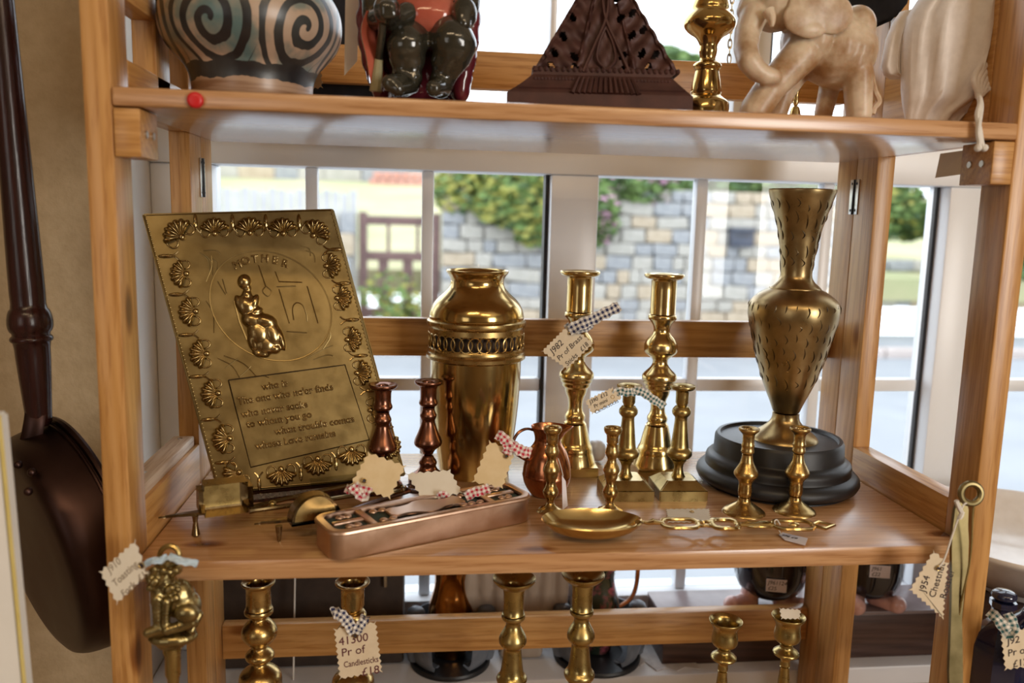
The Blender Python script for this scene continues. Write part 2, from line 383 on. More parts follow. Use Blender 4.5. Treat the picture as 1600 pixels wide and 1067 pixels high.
def zig_tag(name, label, corners, parent=None, mat=CARD, amp=.0014, tooth=.0033, th=.0006, group=None, bend=0.0):
    """card with pinked edges; corners TL, TR, BR, BL in the frame of its writing"""
    amp *= 1.35; tooth *= 1.55; c = [Vector(p) for p in corners]; o = sum(c, Vector())/4
    ex = (c[1]-c[0]+c[2]-c[3]).normalized(); n = ex.cross((c[0]-c[3]+c[1]-c[2])).normalized(); ey = n.cross(ex)
    P = [((p-o).dot(ex), (p-o).dot(ey)) for p in c]; out = []
    for i in range(4):
        a, b = Vector(P[i]), Vector(P[(i+1) % 4]); d = b-a; k = max(3, int(d.length/tooth)); nrm = Vector((d.y, -d.x)).normalized()
        for j in range(k):
            out.append(a+d*(j/k)); out.append(a+d*((j+.5)/k)-nrm*(-amp))
    root = thing(name, label, 'price tag', c[0]*.5+c[1]*.5, group)
    card = obj('card', prism([(q.x, q.y) for q in out], ex, ey, n, o, th), mat, root, 0)
    root_data = dict(root=root, o=o, ex=ex, ey=ey, n=n, w=(c[1]-c[0]).length, h=(c[0]-c[3]).length)
    return root_data
def write(T, lines, size, x0=-.4, y0=.25, lead=None, name='lettering', mat=INK):
    lead = lead or size*1.1
    off = T['n']*(.0006)
    for k, (s, dx) in enumerate(lines):
        text(name, s, size, T['o']+off+T['ex']*((x0+dx)*T['w'])+T['ey']*(y0*T['h']-k*lead), T['ex'], T['ey'], T['root'], mat, fit=T['w']*(.46-x0-dx-.04))
def eyelet(T, P, r=.0016):
    bm = bmesh.new(); x, y, n = T['ex'], T['ey'], T['n']
    tube(bm, [Vector(P)+n*.0008+(x*math.cos(a)+y*math.sin(a))*r for a in [2*PI*k/14 for k in range(14)]], .0005, 6, True)
    obj('eyelet', bm, BRASSD, T['root'])
    bm = bmesh.new(); c = [bm.verts.new(Vector(P)+n*.0007+(x*math.cos(a)+y*math.sin(a))*r) for a in [2*PI*k/14 for k in range(14)]]; bm.faces.new(c)
    obj('hole', bm, INK, T['root'], 0)
def ribbon(name, pts, width, mat, parent, sq=None, th=.0008, twist=0):
    """folded strip of cloth: pts in world, width in metres; UV squares for the checks"""
    pts = spline(pts, 5); bm = bmesh.new(); uvl = bm.loops.layers.uv.verify(); sq = sq or width/4; L = 0; rows = []; us = []
    for i, p in enumerate(pts):
        t = (pts[min(i+1, len(pts)-1)]-pts[max(i-1, 0)]).normalized(); v = (CAM-p).normalized()
        v = (v + .35*math.sin(i*.9)*t.cross(v)).normalized()
        s = t.cross(v).normalized(); w = width*(1-.12*math.sin(i*1.7))
        if i: L += (pts[i]-pts[i-1]).length
        us.append(L/sq/2)
        rows.append([[bm.verts.new(p+s*w*(j/4-.5)+v*(.0012*math.sin(j*1.9+i*.6))+v*th*k) for j in range(5)] for k in (0, 1)])
    def face(q, uv):
        f = bm.faces.new(q)
        for lp, c in zip(f.loops, uv): lp[uvl].uv = c
    vs = [width*(j/4)/sq/2 for j in range(5)]
    for i in range(len(rows)-1):
        for k in (0, 1):
            for j in range(4):
                q = (rows[i][k][j], rows[i+1][k][j], rows[i+1][k][j+1], rows[i][k][j+1])
                face(q, ((us[i], vs[j]), (us[i+1], vs[j]), (us[i+1], vs[j+1]), (us[i], vs[j+1])))
        for j in (0, 4):
            face((rows[i][0][j], rows[i+1][0][j], rows[i+1][1][j], rows[i][1][j]), ((us[i], vs[j]), (us[i+1], vs[j]), (us[i+1], vs[j]), (us[i], vs[j])))
    return obj(name, bm, mat, parent, 60)
#====PART2
# ------------------------------------------------------------------ the room
W, ZL, TU, TL, D = .8, -.3952, .0155, .0195, .3302
YW, ZSILL, ZF, ZC = .48, -.722, -1.60, 1.05
WF = .36                                        # plane of the plastered wall beside the window
fl = struct(obj('floor', bx((-1.7, -3.2, ZF-.05), (3.0, YW+.1, ZF)), CARPET, None, 0), 'tan carpeted shop floor')
struct(obj('ceiling', bx((-1.7, -3.2, ZC), (3.0, YW+.1, ZC+.05)), CEILM, None, 0))
struct(obj('wall_back', bx((-1.7, -3.3, ZF), (3.0, -3.2, ZC)), CREAMW, None, 0))
struct(obj('wall_left', bx((-1.8, -3.2, ZF), (-1.7, YW+.1, ZC)), CREAMW, None, 0))
struct(obj('wall_right', bx((3.0, -3.2, ZF), (3.1, YW+.1, ZC)), CREAMW, None, 0))
bm = bx((-1.7, WF, ZF), (-.118, YW+.1, ZC))
struct(obj('wall_front', bm, PLAST, None, 0), 'tan rough plaster wall beside the window')
struct(obj('wall_reveal', bx((-.118, WF+.003, ZSILL), (-.110, YW, ZC)), REVEAL, None, 0), 'white painted window reveal')
struct(obj('wall_below', bx((-.118, .362, ZF), (3.0, YW+.1, ZSILL-.03)), PLAST, None, 0))
struct(obj('trim_1', bx((-.110, .336, ZSILL-.03), (2.6, YW+.03, ZSILL), .003), SILLM, None), 'white painted window sill')
struct(obj('wall_end', bx((2.6, WF, ZF), (3.0, YW+.1, ZC)), REVEAL, None, 0))
# the window: white frame, transom, mullions, glazing bars and every pane
win = struct(bpy.data.objects.new('window_1', None), 'white framed casement window with small panes'); COL.objects.link(win); win.location = (0, YW, 0)
ZB, ZT0, ZT1, ZH = -.655, -.020, .060, .62
def wpart(name, a, b, m=WHITE, bev=.003): return obj(name, bx(a, b, bev), m, win)
wpart('sill_rail', (-.110, YW-.03, ZSILL), (2.6, YW+.03, ZB))
wpart('transom', (-.110, YW-.035, ZT0), (2.6, YW+.03, ZT1))
wpart('head', (-.110, YW-.03, ZH), (2.6, YW+.03, ZC))
wpart('jamb', (-.110, YW-.028, ZB), (-.030, YW+.03, ZT0)); wpart('jamb', (-.110, YW-.028, ZT1), (-.030, YW+.03, ZH))
low_m = [(.437, .506), (1.043, 1.120), (1.70, 1.77)]
for a, b in low_m: wpart('mullion', (a, YW-.03, ZB), (b, YW+.03, ZT0))
wpart('seal', (.4315, YW-.012, ZB), (.4365, YW+.012, ZT0), SEAL, 0); wpart('seal', (1.0375, YW-.004, ZB), (1.0425, YW+.004, ZT0), SEAL, 0)
for x in (.101, .263, .665, .861, 1.38): wpart('glazing_bar', (x-.0085, YW-.012, ZB), (x+.0085, YW+.010, ZT0), WHITE, .002)
edges_l = [(-.030, .0925), (.1095, .2545), (.2715, .4315), (.506, .6565), (.6735, .8525), (.8695, 1.030), (1.120, 1.3715), (1.3885, 1.70)]
for a, b in edges_l:
    wpart('crossbar', (a, YW-.011, -.337), (b, YW+.009, -.318), WHITE, .002)
    for z0, z1 in ((ZB, -.337), (-.318, ZT0)): wpart('pane', (a, YW-.002, z0), (b, YW+.002, z1), GLASS, 0)
up_m = [(.430, .4395), (.700, .752), (1.30, 1.36)]
for a, b in up_m: wpart('mullion', (a, YW-.02, ZT1), (b, YW+.03, ZH))
wpart('seal', (.752, YW-.012, ZT1), (.757, YW+.012, ZH), SEAL, 0)
for a, b in ((-.030, .430), (.4395, .700), (.757, 1.30), (1.36, 2.6)): wpart('pane', (a, YW-.002, ZT1), (b, YW+.002, ZH), GLASS, 0)
wpart('pane', (1.77, YW-.002, ZB), (2.6, YW+.002, ZT0), GLASS, 0)

# ------------------------------------------------------------------ outside, across the lane
ZG = -1.62
struct(obj('road', bx((-30, .9, ZG-.2), (45, 8.45, ZG)), ROADM, None, 0), 'pale lane outside the window')
YK = 8.45; YWALL = 9.2
kerb = struct(thing('kerb', 'low pinkish kerb on the far side of the lane', 'kerb', (5, YK, ZG)))
del kerb['category']
for k in range(26): obj('kerb_stone', bx((-8+k*.92, YK, ZG-.05), (-8+k*.92+.90, YK+.16, ZG+.11), .012), KERBM, kerb)
struct(obj('verge', bx((-30, YK+.16, ZG-.2), (45, YWALL+.6, ZG+.10)), ROADM, None, 0), 'narrow footway below the stone wall')
def stone_wall(name, label, x0, x1, Y, z0, tops, h=.20, wid=.42, dep=.35, seed=1):
    rnd = random.Random(seed)
    root = thing(name, label, 'wall', ((x0+x1)/2, Y, z0))
    tmax = max(t for _, t in tops)
    def top(x):
        for (xa, ta), (xb, tb) in zip(tops[:-1], tops[1:]):
            if xa <= x <= xb: return ta+(tb-ta)*(x-xa)/(xb-xa)
        return tops[-1][1]
    prot = []
    for k in range(7):
        bm = bmesh.new(); bmesh.ops.create_cube(bm, size=1)
        bmesh.ops.bevel(bm, geom=list(bm.edges), offset=.07, segments=1, affect='EDGES')
        for v in bm.verts: v.co += Vector((rnd.uniform(-.03, .03), rnd.uniform(-.03, .03), rnd.uniform(-.05, .05)))
        me = bpy.data.meshes.new('stone'); bm.to_mesh(me); bm.free(); me.materials.append(STONES[k % 3]); prot.append(me)
    z = z0; row = 0
    core = []
    while z < tmax-.02:
        hh = h*rnd.uniform(.70, 1.25); x = x0-(rnd.random()*wid*.5)
        while x < x1:
            w = wid*rnd.uniform(.45, 1.5)
            xa, xb = max(x, x0), min(x+w, x1)
            if xb-xa > .08 and z+hh*.5 < top((xa+xb)/2):
                s = bpy.data.objects.new('stone', prot[rnd.randrange(7)]); COL.objects.link(s); s.parent = root
                s.location = Vector(((xa+xb)/2, Y+rnd.uniform(0, .03), z+hh/2))-root.location; s.scale = (xb-xa-.012, .22, hh-.010); s.rotation_euler = (0, rnd.uniform(-.05, .05), 0)
            x += w
        z += hh
    n = 12; bm = bmesh.new()
    pts = [(x0+(x1-x0)*k/n) for k in range(n+1)]
    out = [(p, top(p)-.12) for p in pts]+[(x1, z0), (x0, z0)]
    obj('mortar_core', prism(out, (1, 0, 0), (0, 0, 1), (0, 1, 0), (0, Y+.16, 0), .24), MORTAR, root, 0)
    return root
wx0, wx1 = at(690, 400, YWALL).x, at(1330, 400, YWALL).x
zt = lambda x, y: at(x, y, YWALL).z
stone_wall('garden_wall', 'tall pale rubble stone wall across the lane, right of the brown gate', wx0, wx1, YWALL, ZG+.1,
           [(wx0, zt(690, 300)), (at(850, 0, YWALL).x, zt(850, 300)), (at(1000, 0, YWALL).x, zt(1000, 300)), (at(1100, 0, YWALL).x, zt(1100, 286)), (wx1, zt(1330, 300))], h=.155, wid=.31, seed=3)
px0, px1 = at(478, 400, YWALL).x, at(556, 400, YWALL).x
stone_wall('gate_pier', 'grey stone pier and low wall on the hinge side of the brown gate', at(300, 400, YWALL).x, px1, YWALL, ZG+.1,
           [(at(300, 0, YWALL).x, zt(300, 380)), (at(470, 0, YWALL).x, zt(470, 370)), (px0, zt(480, 318)), (px1, zt(556, 318))], h=.24, wid=.5, seed=5)
# letter box on the wall
a, b = at(1143, 386, YWALL-.22), at(1180, 361, YWALL-.22)
lb = thing('letter_box', 'dark blue letter box fixed to the rubble stone wall', 'letter box', ((a.x+b.x)/2, YWALL-.16, a.z))
obj('body', bx((a.x, YWALL-.20, a.z), (b.x, YWALL+.0, b.z), .01), BOXBLUE, lb)
obj('hood', bx((a.x-.02, YWALL-.23, b.z-.005), (b.x+.02, YWALL+.0, b.z+.035), .01), BOXBLUE, lb)
obj('slot', bx((a.x+.04, YWALL-.205, b.z-.07), (b.x-.04, YWALL-.198, b.z-.045)), SEAL, lb, 0)
# brown gate
gx0, gx1 = at(560, 400, YWALL).x, at(688, 400, YWALL).x
gt = thing('garden_gate', 'brown wooden garden gate with upright slats between stone walls', 'gate', ((gx0+gx1)/2, YWALL+.1, ZG+.1))
gz = lambda y: at(620, y, YWALL).z
for x0, x1 in ((gx0, gx0+.10), (gx1-.10, gx1)): obj('stile', bx((x0, YWALL+.06, gz(520)), (x1, YWALL+.13, gz(332)), .005), GATEM, gt)
for y0, y1 in ((352, 338), (408, 394), (498, 482)): obj('rail', bx((gx0+.10, YWALL+.065, gz(y0)), (gx1-.10, YWALL+.125, gz(y1)), .005), GATEM, gt)
for k in range(2):
    x = gx0+(gx1-gx0)*(.36+.36*k); obj('baluster', bx((x-.02, YWALL+.07, gz(394)), (x+.02, YWALL+.11, gz(352))), GATEM, gt, 0)
for k in range(3):
    x = gx0+(gx1-gx0)*(.30+.30*k); obj('slat', bx((x-.06, YWALL+.08, gz(482)), (x+.06, YWALL+.105, gz(408))), GATEM, gt, 0)
# lawns, far wall and boards
def slab(name, pts, th, m, label):
    bm = bmesh.new(); A = [bm.verts.new(p) for p in pts]; B = [bm.verts.new(Vector(p)-Vector((0, 0, th))) for p in pts]
    bm.faces.new(A); bm.faces.new(B[::-1])
    for i in range(4): bm.faces.new((A[i], B[i], B[(i+1) % 4], A[(i+1) % 4]))
    return struct(obj(name, bm, m, None, 0), label)
zl0 = at(600, 420, YWALL+.7).z; zl1 = at(600, 284, 22).z
slab('lawn', [(-14, YWALL+.6, zl0), (40, YWALL+.6, zl0), (40, 22, zl1), (-14, 22, zl1)], .3, LAWNM, 'dry sloping lawn behind the gate')
a, b = at(250, 290, 22), at(720, 240, 22)
stone_wall('far_wall', 'far grey stone wall at the top of the sloping lawn', a.x-3, b.x+1, 22, zl1-.1, [(a.x-3, b.z), (b.x+1, b.z)], h=.42, wid=1.2, seed=9)
bt = thing('brick_planter', 'terracotta brick planter in front of the far grey wall', 'planter', at(625, 283, 21.4)+Vector((0, 0, -.1)))
p, q = at(578, 286, 21.4), at(665, 270, 21.4)
for k in range(6):
    x = p.x+(q.x-p.x)*k/6
    for r in range(2): obj('brick', bx((x+.1*r, 21.2, p.z-.05+(q.z-p.z+.05)*r/2), (x+.1*r+(q.x-p.x)/6-.03, 21.6, p.z-.05+(q.z-p.z+.05)*(r+1)/2-.02), .01), BRICKM, bt, 0)
fe = thing('board_fence', 'low grey board fence on the lawn behind the stone pier', 'fence', at(440, 335, 12))
p, q = at(335, 335, 12), at(560, 298, 12)
for k in range(16):
    x = p.x+(q.x-p.x)*k/16
    obj('board', bx((x, 12, p.z-.3), (x+(q.x-p.x)/16-.02, 12.03, q.z-.02*(k % 3))), FENCEM, fe, 0)
# bushes: leafy sprays nobody could count
def bush(name, label, blobs, n, mats, size=.075, seed=1):
    rnd = random.Random(seed); bm = bmesh.new(); cs = [(Vector(c), r) for c, r in blobs]
    for k in range(n):
        c, r = rnd.choice(cs); d = Vector((rnd.gauss(0, 1), rnd.gauss(0, 1), rnd.gauss(0, 1))).normalized()
        p = c+Vector((d.x*r[0], d.y*r[1], d.z*r[2]))*(rnd.random()**.35)
        a, b, _ = axes((rnd.gauss(0, 1), rnd.gauss(0, 1), rnd.gauss(0, 1)+.5)); s = size*rnd.uniform(.6, 1.4)
        f = bm.faces.new([bm.verts.new(p+a*s), bm.verts.new(p+b*s*.5), bm.verts.new(p-a*s), bm.verts.new(p-b*s*.5)])
        f.material_index = rnd.choices(range(len(mats)), [m[1] for m in mats])[0]
    me = bpy.data.meshes.new(name); bm.to_mesh(me); bm.free()
    for m, _ in mats: me.materials.append(m)
    o = bpy.data.objects.new(name, me); COL.objects.link(o); tag(o, label, 'bush'); o['kind'] = 'thing'; return o
B = lambda x, y, Y, r: (at(x, y, Y), r)
bush('yellow_bush', 'yellow green bush spilling over the stone wall beside the gate', [B(740, 300, 9.3, (.5, .35, .35)), B(800, 290, 9.3, (.5, .35, .42)), B(835, 330, 8.95, (.32, .2, .42)), B(790, 320, 8.95, (.4, .2, .25)), B(850, 300, 9.3, (.5, .35, .4))], 5200, [(LEAVES[0], 4), (LEAVES[1], 4), (LEAVES[2], 2)], .07, 2)
bush('flowering_bush', 'green bush with pink flowers over the middle of the stone wall', [B(945, 300, 9.3, (.5, .35, .35)), B(1000, 290, 9.3, (.45, .35, .3)), B(935, 340, 8.95, (.22, .2, .35)), B(890, 290, 9.3, (.4, .3, .3))], 3600, [(LEAVES[0], 6), (LEAVES[2], 4), (LEAVES[3], 1.3)], .07, 4)
bush('hedge_top', 'dark green hedge showing above the stone wall behind the tall vase', [B(1180, 288, 10.2, (.9, .4, .28)), B(1280, 292, 10.2, (.6, .4, .3))], 2600, [(LEAVES[2], 6), (LEAVES[0], 3)], .08, 6)
bush('gate_shrub', 'wispy shrub growing at the foot of the brown gate', [B(610, 465, 8.9, (.35, .15, .35)), B(640, 490, 8.9, (.3, .15, .25))], 420, [(LEAVES[0], 5), (LEAVES[1], 3)], .05, 8)
bush('lane_bush', 'green bush above the lane seen past the hinged rear post', [B(1395, 330, 11, (.5, .4, .45)), B(1425, 345, 11, (.3, .4, .3)), B(1385, 310, 11, (.5, .3, .3))], 2400, [(LEAVES[0], 5), (LEAVES[2], 4), (LEAVES[1], 1)], .08, 10)
bush('side_bush', 'dark green shrub seen through the far side pane', [B(1540, 350, 10, (.6, .4, .6)), B(1580, 400, 10, (.5, .4, .4))], 2400, [(LEAVES[0], 4), (LEAVES[2], 6)], .08, 11)
p, q = at(1340, 440, 10.4), at(1480, 415, 10.4)
stone_wall('lane_wall', 'low tumbled stone wall edging the lane past the rear post', p.x, q.x+2, 10.4, p.z-.35, [(p.x, q.z+.05), (q.x+2, q.z)], h=.16, wid=.3, seed=12)
struct(obj('field', bx((-30, 22.2, zl1-.4), (60, 70, zl1-.1)), LAWNM, None, 0), 'flat field beyond the far wall')
bush('distant_tree', 'distant pale green treetop seen over the upper back rail', [B(1035, 100, 40, (1.6, 1, .9)), B(1075, 108, 40, (1.5, 1, .8)), B(1052, 165, 40, (1.6, 1, 1.6)), B(1052, 225, 40, (1.6, 1, 1.6)), B(1052, 290, 40, (1.5, 1, 1.3))], 3200, [(LEAVES[0], 5), (LEAVES[2], 5)], .28, 14)

# ------------------------------------------------------------------ the pine shelf unit
su = thing('shelf_unit', 'folding slatted pine shelf unit with hinged rear posts in front of the window', 'shelf unit', (W/2, D/2, ZF))
PW, PD, RY = .0227, .0426, .2339
ZTOP = .75
for s in (0, 1):
    x0, x1 = (-PW, 0) if s == 0 else (W, W+PW)
    obj('front_post', bx((x0, 0, ZF), (x1, PD, ZTOP), .0022), WZ, su)
    for y0, y1 in ((RY, .2815), (.2822, D)): obj('rear_post', bx((x0, y0, ZF), (x1, y1, ZTOP), .0016), WZ, su)
obj('middle_post', bx((-PW, .125, TU+.005), (0, .168, ZTOP), .002), WZ, su)
obj('shelf', bx((.0006, -.003, 0), (W-.0006, D, TU), .0024), WS, su)
obj('shelf', bx((.0006, .0035, ZL-TL), (W-.0006, .345, ZL), .0024), WS, su)
obj('shelf', bx((.0006, .004, -.715), (W-.0006, .235, -.697), .0024), WS, su)
obj('back_rail', bx((0, .3255, .0745), (W, .3425, .1195), .0015), WX, su)
obj('back_rail', bx((.0005, .312, -.2585), (W-.0005, .3285, -.2105), .0015), WX, su)
obj('back_rail', bx((.0005, .312, -.662), (W-.0005, .329, -.6150), .0015), WX, su)
# side rails at the middle and upper shelves
zr1 = onx(1478, 775, W).z; zr0 = ZL
obj('side_rail', bx((W, PD, ZL-.02), (W+PW, RY, zr1), .0012), WY, su)
zo, zp = onx(300, 706, 0).z, onx(300, 684, -.004).z
obj('side_rail', bx((-PW, PD, ZL-.02), (0, RY, zo), .0012), WY, su)
obj('side_rail', bx((-PW-.004, PD, zo), (-.004, RY-.006, zp), .0014), WP, su)
for y in (.09, .215):
    bm = bmesh.new(); bmesh.ops.create_cone(bm, cap_ends=True, segments=14, radius1=.0028, radius2=.0028, depth=.0008); bmesh.ops.translate(bm, verts=bm.verts, vec=(-.016, y, zp+.0003))
    obj('screw', bm, STEEL, su)
zs = onx(204, 97, -.002).z
obj('side_rail', bx((-PW, PD, .002), (0, RY, zs), .0012), WY, su)
obj('side_rail', bx((-PW, PD, onx(205, 5, 0).z), (0, RY, onx(205, 5, 0).z+.04), .0012), WY, su)
obj('side_rail', bx((W, PD, .002), (W+PW, RY, .16), .0012), WY, su)
# cleat blocks under the upper shelf, each with two screws
for s in (0, 1):
    x0, x1 = (.0006, .0218) if s == 0 else (W-.0215, W-.0006)
    cb = obj('cleat_block', bx((x0, -.001, -.0405), (x1, .045, -.0012), .0012), WX, su)
    for y in (.013, .031):
        bm = bmesh.new(); tube(bm, [(0, 0, 0), (.0012, 0, 0)], .0032, 12)
        bmesh.ops.rotate(bm, verts=bm.verts, matrix=Matrix.Rotation(PI if s else 0, 3, 'Z'))
        bmesh.ops.translate(bm, verts=bm.verts, vec=(x1 if s == 0 else x0, y, -.021))
        obj('screw', bm, STEEL, cb)
# back-fold hinges on the inner faces of the rear posts
for s, (ya, yb_, xr) in enumerate(((248, 308, 0), (281, 335, W))):
    xp = 318 if s == 0 else 1335
    z1, z0 = onx(xp, ya, xr).z, onx(xp, yb_, xr).z; dx = .0012 if s == 0 else -.0012
    hg = obj('hinge', tube(bmesh.new(), [(xr+dx*1.6, .2819, z0), (xr+dx*1.2, .2819, z1)], .0013, 10), SEAL, su)
    for y0, y1 in ((.2715, .2808), (.2830, .2923)):
        obj('hinge_leaf', bx((min(xr, xr+dx), y0, z0), (max(xr, xr+dx), y1, z1), .0003), STEEL, hg)
        for z in (z0+.005, z1-.005):
            bm = bmesh.new(); ball(bm, (xr+dx, (y0+y1)/2, z), (.0008, .0018, .0018), seg=10); obj('hinge_screw', bm, SEAL, hg)
# red drawing pin
P = at(306, 157, -.003)
bm = lathe(chaikin([(0, .0052), (.0052, .0050), (.0066, .0036), (.0068, 0), (0, 0)]), 24, Matrix.Translation(P) @ Matrix.Rotation(PI/2, 4, 'X'))
tag(obj('red_pin', bm, REDP), 'round red pin pushed into the front edge of the upper shelf', 'pin')
#====PART3
# ------------------------------------------------------------------ turned brass and copper
def px_profile(P, Z, prof):
    out = []
    for y, hw in prof:
        z = z_at(P.x, P.y, y); out.append((hw*mpp((P.x, P.y, z)), z-Z))
    return out
def lay(name, prof, mat, parent, seg=40, it=1, **k):
    return obj(name, lathe(chaikin(prof, it), seg, **k), mat, parent, 50, world=False)
def candlestick(name, label, cx, yb, hwb, Z, prof, ys, mat, group, hole=.5, P=None, square=None, it=1, octo=False):
    """socket, stem and foot turned from the silhouette measured in the photograph"""
    P = P or base_at(cx, yb, Z, hwb); root = thing(name, label, 'candlestick', P, group)
    pr = px_profile(P, Z, prof); y1, y2 = ys
    i1 = max(k for k, (y, h) in enumerate(prof) if y <= y1); i2 = max(k for k, (y, h) in enumerate(prof) if y <= y2); a, b, c = pr[:i1+1], pr[i1:i2+1], pr[i2:]
    rs = min(p[0] for p in a)*.80; zt = a[0][1]; zb = a[-1][1]; hz = zt-(zt-zb)*hole
    lay('socket', [(0, hz), (rs, hz), (rs, zt-.0022), (rs*1.08, zt-.0012), (a[0][0]*.92, zt+.0006)]+a+[(0, zb)], mat, root, 40, it)
    lay('stem', [(0, b[0][1])]+b+[(0, b[-1][1])], mat, root, 40, it)
    if square is None:
        c[-1] = (c[-1][0], 0); lay('foot', [(0, c[0][1])]+c+[(0, 0)], mat, root, 8 if octo else 40, 0 if octo else it)
    else:
        half, lip, hgt, top = square; rot = Matrix.Rotation(math.radians(-2), 4, 'Z')
        bm = bmesh.new(); lv = [(half, 0), (half, lip), (half*.97, lip+.0008), (top, hgt)]
        rings = [[bm.verts.new(rot @ Vector((sx*r, sy*r, z))) for sx, sy in ((-1, -1), (1, -1), (1, 1), (-1, 1))] for r, z in lv]
        for A, Bq in zip(rings[:-1], rings[1:]):
            for k in range(4): bm.faces.new((A[k], A[(k+1) % 4], Bq[(k+1) % 4], Bq[k]))
        bm.faces.new(rings[0][::-1]); bm.faces.new(rings[-1])
        bmesh.ops.bevel(bm, geom=[e for e in bm.edges if abs(e.verts[0].co.z-e.verts[1].co.z) > .001], offset=.0012, segments=2, affect='EDGES')
        if len(c) > 1: lay('foot_moulding', [(0, c[0][1])]+c[:-1]+[(c[-1][0], hgt-.0005), (0, hgt-.0005)], mat, root, 40, it)
        obj('foot', bm, mat, root, 30, world=False)
    return root, P
# pair of tall candlesticks with square plinths
TALL = [(428, 31), (431, 31.5), (435, 29), (437, 20.5), (440, 19.7), (488, 19.7), (491, 20), (493, 22), (498, 22), (500, 20), (507, 14), (516, 12), (522, 14), (529, 21), (537, 25.5), (543, 26), (550, 25.5), (556, 18), (561, 12), (566, 11.5), (571, 13), (577, 18), (584, 26), (588, 27), (593, 27), (594, 25), (599, 25), (600, 22), (606, 22), (608, 18), (616, 16.5), (623, 13), (630, 11.3), (640, 11), (646, 12.5), (650, 15.5), (654, 16), (657, 15.5), (659, 14), (663, 17.5), (667, 18.5), (680, 22), (694, 25), (697, 27.5), (702, 29), (707, 29), (710, 30), (722, 34), (728, 35), (732, 35)]
g2 = 'pair of tall brass candlesticks'
c_r, P_r = candlestick('tall_candlestick', 'tall brass candlestick with a bare stem, standing nearest the wooden-based vase', 1022, 748, 36, ZL, TALL, (491, 663), BRASS, g2, square=(.0275, .0105, .0115, .0265))
P_l = base_at(895, 746, ZL, 36)
c_l = dup(c_r, P_l, 'tall brass candlestick wearing the tag that reads J982'); c_l.scale = (1.0, 1.0, 1.005)
# mid pair on sloped square bases
MID = [(602, 19.5), (605, 20), (608, 18), (610, 11), (613, 10), (634, 10), (637, 12), (640, 14.6), (646, 14.6), (650, 11), (652, 9.3), (670, 11), (690, 13), (699, 14), (702, 18), (706, 20), (711, 19.5), (716, 14), (722, 9), (728, 6.7), (736, 7.5), (744, 11), (749, 16), (753, 17.5), (756, 17.5)]
g3 = 'pair of square-footed brass candlesticks'
m_r, Pm = candlestick('square_foot_candlestick', 'square-footed brass candlestick without a tag, beside the black wooden base', 1057, 784, 41, ZL, MID, (636, 718), BRASSO, g3, square=(.0278, .0115, .021, .0170))
Pm2 = Vector((Pm.x-.0618, Pm.y+.002, ZL))
dup(m_r, Pm2, 'square-footed brass candlestick with a tag and green ribbon round its top')
# small pair at the front, bobbin turned
SMALL = [(668, 14), (671, 14.5), (676, 13), (678, 10.5), (681, 9.4), (694, 9.2), (697, 8.5), (700, 9.5), (704, 11), (708, 11), (712, 9), (717, 6.6), (722, 8), (728, 11.5), (733, 13), (736, 13), (739, 11), (745, 10.5), (749, 8.5), (755, 7), (760, 9), (766, 12.3), (771, 12.3), (776, 9.5), (781, 6.2), (785, 6), (789, 8), (793, 13), (796, 20), (799, 22), (804, 22)]
g4 = 'pair of small bobbin candlesticks'
s_r, Ps = candlestick('small_candlestick', 'small bobbin-turned brass candlestick behind the rim of the ladle bowl', 952, 806, 22, ZL, SMALL, (696, 786), BRASSD, g4, octo=True)
Pl = base_at(859, 806, ZL, 22)
dup(s_r, Pl, 'small bobbin-turned brass candlestick in front of the copper jug')
# small pair with round feet in front of the black base
RND = [(669, 16), (672, 16.3), (675, 13), (678, 9.8), (681, 9.2), (692, 9), (695, 10.5), (698, 9.2), (702, 9.8), (706, 10.5), (709, 8.2), (713, 8.3), (722, 10), (730, 14.5), (737, 18.6), (741, 19), (745, 16.5), (750, 12), (755, 10), (762, 10.6), (767, 11), (772, 10.3), (776, 9), (780, 9.2), (784, 11), (788, 17), (791, 22), (794, 26), (796, 30), (799, 33), (803, 33.5), (808, 33)]
g5 = 'pair of pear-stemmed candlesticks'
r_l, Pr1 = candlestick('pear_stem_candlestick', 'small pear-stemmed brass candlestick in front of the vase, nearer the square-footed pair', 1161, 811, 33, ZL, RND, (709, 777), BRASSD, g5)
Pr2 = base_at(1240, 809, ZL, 33)
dup(r_l, Pr2, 'small pear-stemmed brass candlestick in front of the vase, nearer the side rail')
# copper pair behind the tags
COP = [(595, 22), (598, 22), (601, 19), (603, 13), (622, 12.4), (625, 13.5), (629, 15), (632, 14), (635, 10.5), (639, 9.6), (643, 11), (648, 13.5), (652, 12.5), (656, 10), (664, 12), (675, 16), (686, 21), (691, 22), (695, 21), (699, 15), (704, 10), (710, 7.5), (715, 10), (720, 14), (724, 14), (727, 12), (734, 16), (741, 26), (747, 30), (752, 30.5), (757, 30)]
g6 = 'pair of dark copper candlesticks'
k_r, Pk = candlestick('copper_candlestick', 'dark copper candlestick in front of the big brass urn', 668, 766, 30, ZL, COP, (636, 712), COPPERD, g6)
Pk2 = base_at(598, 776, ZL, 30)
dup(k_r, Pk2, 'dark copper candlestick in front of the embossed plaque')

